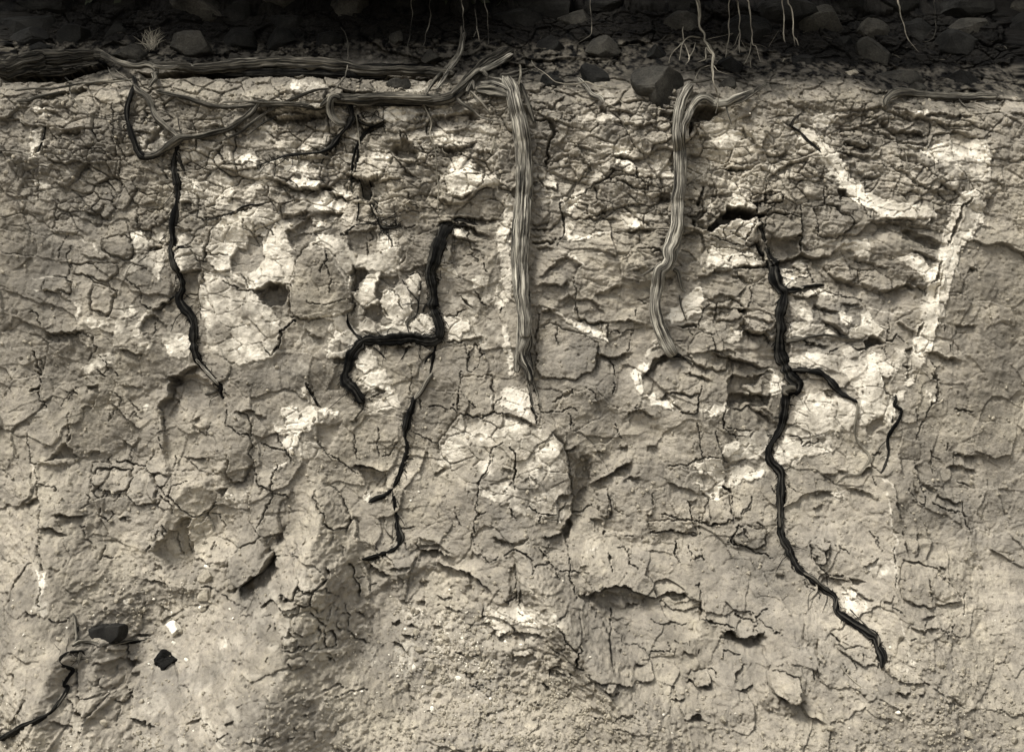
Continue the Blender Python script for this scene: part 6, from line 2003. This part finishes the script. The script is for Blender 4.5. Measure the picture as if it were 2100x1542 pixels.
stone('pebble', 'white pebble at the bottom right of the slope', 'D4', '1350,1410 1380,1400 1410,1415 1400,1430 1365,1430', .8, 'white', sub=2, cat='pebble')
stone('pebble', 'pale pebble on the right side of the gravel fan', 'B4', '1590,1120 1615,1110 1640,1140 1620,1155 1595,1140', .8, 'white', sub=2, cat='pebble')

# more dark boulders in the shadow of the slope above
r = np.random.default_rng(17)
ORD = 'first second third fourth fifth sixth seventh eighth ninth tenth eleventh twelfth thirteenth fourteenth fifteenth sixteenth seventeenth eighteenth nineteenth twentieth'.split()
for ry, wmax, rown in ((-50, 120, 'at the very top of the shadowed slope'), (2, 112, 'in the upper row on the shadowed slope'), (46, 92, 'in the lower row on the shadowed slope')):
    x = -120 + r.uniform(0, 60); cnt_ = 0
    while x < 2200:
        w_ = r.uniform(.5, 1.0) * wmax; x += w_ * .9; y = ry + r.normal(0, 10) + 18 * max(0, (x - 1400) / 700); h_ = w_ * r.uniform(.42, .7); a0 = r.random() * 6
        if not (ry > 30 and (660 < x < 960 or 60 < x < 480 or abs(x - 1270) < 70)) and x - w_ < 2100:
            pts = ' '.join('%.0f,%.0f' % (x + math.cos(t) * w_ * r.uniform(.75, 1.15), y + math.sin(t) * h_ * r.uniform(.75, 1.15)) for t in np.linspace(a0, a0 + 5.6, 8))
            stone('boulder', 'dark angular boulder %s, %s from the left' % (rown, ORD[cnt_]), 'P', pts, .6, 'basalt' if r.random() < .7 else 'basalt2', off=.02 if ry < 30 else .0, cuts=16, group='dark boulders above the bank', sub=4)
            cnt_ += 1
        x += w_ * .75
# the bush whose dead twigs hang into view; it stands above the frame and shades the slope
def bush(n, seed):
    r = np.random.default_rng(seed); parts = []
    cl = np.stack([r.uniform(-2.9, 2.9, 70), r.uniform(-.22, 1.2, 70), r.uniform(3.42, 3.95, 70)], 1)
    c = cl[r.integers(70, size=n)] + r.normal(0, 1, (n, 3)) * (.20, .14, .10); c[:, 2] = np.maximum(c[:, 2], 3.33); c[:, 1] = np.maximum(c[:, 1], -.32)
    d = r.normal(0, 1, (n, 3)); d /= np.linalg.norm(d, axis=1)[:, None]; e = np.cross(d, r.normal(0, 1, (n, 3))); e /= np.linalg.norm(e, axis=1)[:, None]
    L = r.uniform(.03, .075, (n, 1)); W = L * .3
    co = np.stack([c - e * W * .3, c + d * L * .5 - e * W, c + d * L, c + d * L * .5 + e * W], 1).reshape(-1, 3)
    return co, np.arange(n * 4).reshape(-1, 4), cl
bco, bq, cl = bush(26000, 8)
bt = link('bush', None, label='evergreen bush above the bank whose dead twigs hang down', cat='bush'); bt.location = (.4, .6, 3.3)
bm_, bnt, bb = mat('evergreen_foliage'); bb.inputs['Base Color'].default_value = (.03, .035, .022, 1)
bt_inv = np.array((.4, .6, 3.3))
link('foliage', mesh_np('foliage', bco - bt_inv, bq, smooth=False), bm_, parent=bt, kind='stuff')
def limb(a, b, r0, r1, m=7):
    a, b = np.array(a, float), np.array(b, float); n = 9; t = np.linspace(0, 1, n)[:, None]; c = a + (b - a) * t + np.sin(t * 7 + a[0]) * .03
    d = (b - a) / np.linalg.norm(b - a); e1 = np.cross(d, (.3, 1, .2)); e1 /= np.linalg.norm(e1); e2 = np.cross(d, e1); th = np.arange(m) / m * 6.283
    rr = (r0 + (r1 - r0) * t) * np.ones((1, m)); co = (c[:, None] + rr[..., None] * (np.cos(th)[None, :, None] * e1 + np.sin(th)[None, :, None] * e2)).reshape(-1, 3)
    i = np.arange(n - 1)[:, None] * m; j = np.arange(m)[None]; jn = (j + 1) % m
    q = np.stack([i + j, i + jn, i + m + jn, i + m + j], -1).reshape(-1, 4); uu = np.zeros((len(q) * 4, 2)); uu[:, 0] = np.tile((0, .01, .01, 0), len(q)); return co, q, uu
for k in range(9):
    tx = -2.6 + k * .65; a, b, u2 = limb((tx * .35 + .2, 1.5, 3.2), (tx, -.05 + .3 * (k % 3), 3.6 + .1 * (k % 2)), .05, .012)
    link('limb', mesh_np('limb', a - bt_inv, b, u2), M['brown'], parent=bt)

# crumbs of clay and fine gravel: far too many to count, one object
def gravel(name, n, dens, smin, smax, mt, seed):
    r = np.random.default_rng(seed); cdf = np.cumsum(dens.ravel() / dens.sum()); k = np.searchsorted(cdf, r.random(n)); k = np.minimum(k, dens.size - 1)
    i, j = np.unravel_index(k, dens.shape); u = gu[j] + r.random(n) * STEP; v_ = gv[i] + r.random(n) * STEP
    sz = smin * (smax / smin) ** (r.random(n) ** 1.9) * S * .5; hh = samp(H, u, v_)
    v, f = ICO[1]; shapes = [v * (1 + .28 * vnoise(v * 1.4, 900 + q))[:, None] for q in range(8)]
    pick = r.integers(8, size=n); base = np.stack(shapes)[pick]; ax = r.uniform(.6, 1.25, (n, 1, 3)); t = r.random(n) * 6.28
    b = base * ax; cs, sn = np.cos(t)[:, None], np.sin(t)[:, None]
    b = np.stack([b[..., 0] * cs - b[..., 2] * sn, b[..., 1], b[..., 0] * sn + b[..., 2] * cs], -1)
    ctr = np.stack([(u - 1050) * S, -hh - sz * .35, ZC - (v_ - 771) * S], -1)
    co = (b * sz[:, None, None] + ctr[:, None]).reshape(-1, 3); fc = (f[None] + (np.arange(n) * len(v))[:, None, None]).reshape(-1, 3)
    return link(name, mesh_np(name, co, fc, smooth=False), M[mt], kind='stuff')
inside_v = (V > 160) * (1 - HUM_SHADE)
gravel('clay_crumbs', 15000, (gran * gran * np.exp(.8 * NMOT) + .03 + .06 * lower + .05 * top) * inside_v, 2.2, 9.0, 'clod', 71)['label'] = 'clay crumbs and grit scattered over the slope'
gravel('clay_clods', 240, (gran * gran * np.exp(.6 * NMOT) + .02 * lower) * inside_v, 7.0, 19.0, 'clod', 73)['label'] = 'loose clay clods fallen on the foot of the slope'
gravel('white_grit', 420, (blob(920, 1280, 110, 60) + .4 * blob(960, 1330, 160, 60) + .15 * blob(330, 1220, 130, 90) + .2 * blob(830, 1000, 60, 30) + .08 * gran) * inside_v, 1.8, 6.5, 'white', 72)['label'] = 'white grit among the clay crumbs'
# litter of dry needles and twigs on the dark soil of the shelf
def litter(n, seed):
    r = np.random.default_rng(seed); parts = []
    for _ in range(n):
        x = r.uniform(20, 2080); y = r.uniform(62, 150 + 30 * (x > 1500)); a = r.normal(0, .5) + (math.pi if r.random() < .5 else 0); L = r.uniform(6, 26)
        p = [(x, y, 1.5), (x + math.cos(a) * L * .5, y + math.sin(a) * L * .5 + r.normal(0, 1.5), 1.4), (x + math.cos(a) * L, y + math.sin(a) * L, .8)]
        parts.append(strand(p, off=.006, groove=0, seed=int(r.integers(1e6)), nmin=4, nmax=4, step=6))
    return merge(parts)
c_, q_, u_ = litter(300, 5); link('dry_litter', mesh_np('dry_litter', c_, q_, u_), M['brown'], kind='stuff')['label'] = 'dry twiglets and needles littering the dark soil'
# dry grass tuft
r = np.random.default_rng(3); parts = []
for _ in range(70):
    x0, y0 = P('A1', '1050,235')[0][:2] + r.normal(0, 5, 2); a = r.normal(-1.45, .5); L = r.uniform(18, 46)
    parts.append(strand([(x0, y0, 1.6), (x0 + math.cos(a) * L * .5, y0 + math.sin(a) * L * .55, 1.4), (x0 + math.cos(a + r.normal(0, .3)) * L, y0 + math.sin(a) * L * .9, .7)], off=.05, groove=0, seed=int(r.integers(1e6)), nmin=4, nmax=4, step=5))
c_, q_, u_ = merge(parts); link('grass_tuft', mesh_np('grass_tuft', c_, q_, u_), M['pale'], label='dry pale grass tuft among the boulders at the top left', cat='grass')
print('all built', round(time.time() - T0, 1))

print('triangles', sum(int(np.sum(np.zeros(1))) or len(o.data.loops) - 2 * len(o.data.polygons) for o in bpy.data.objects if o.type == 'MESH'))
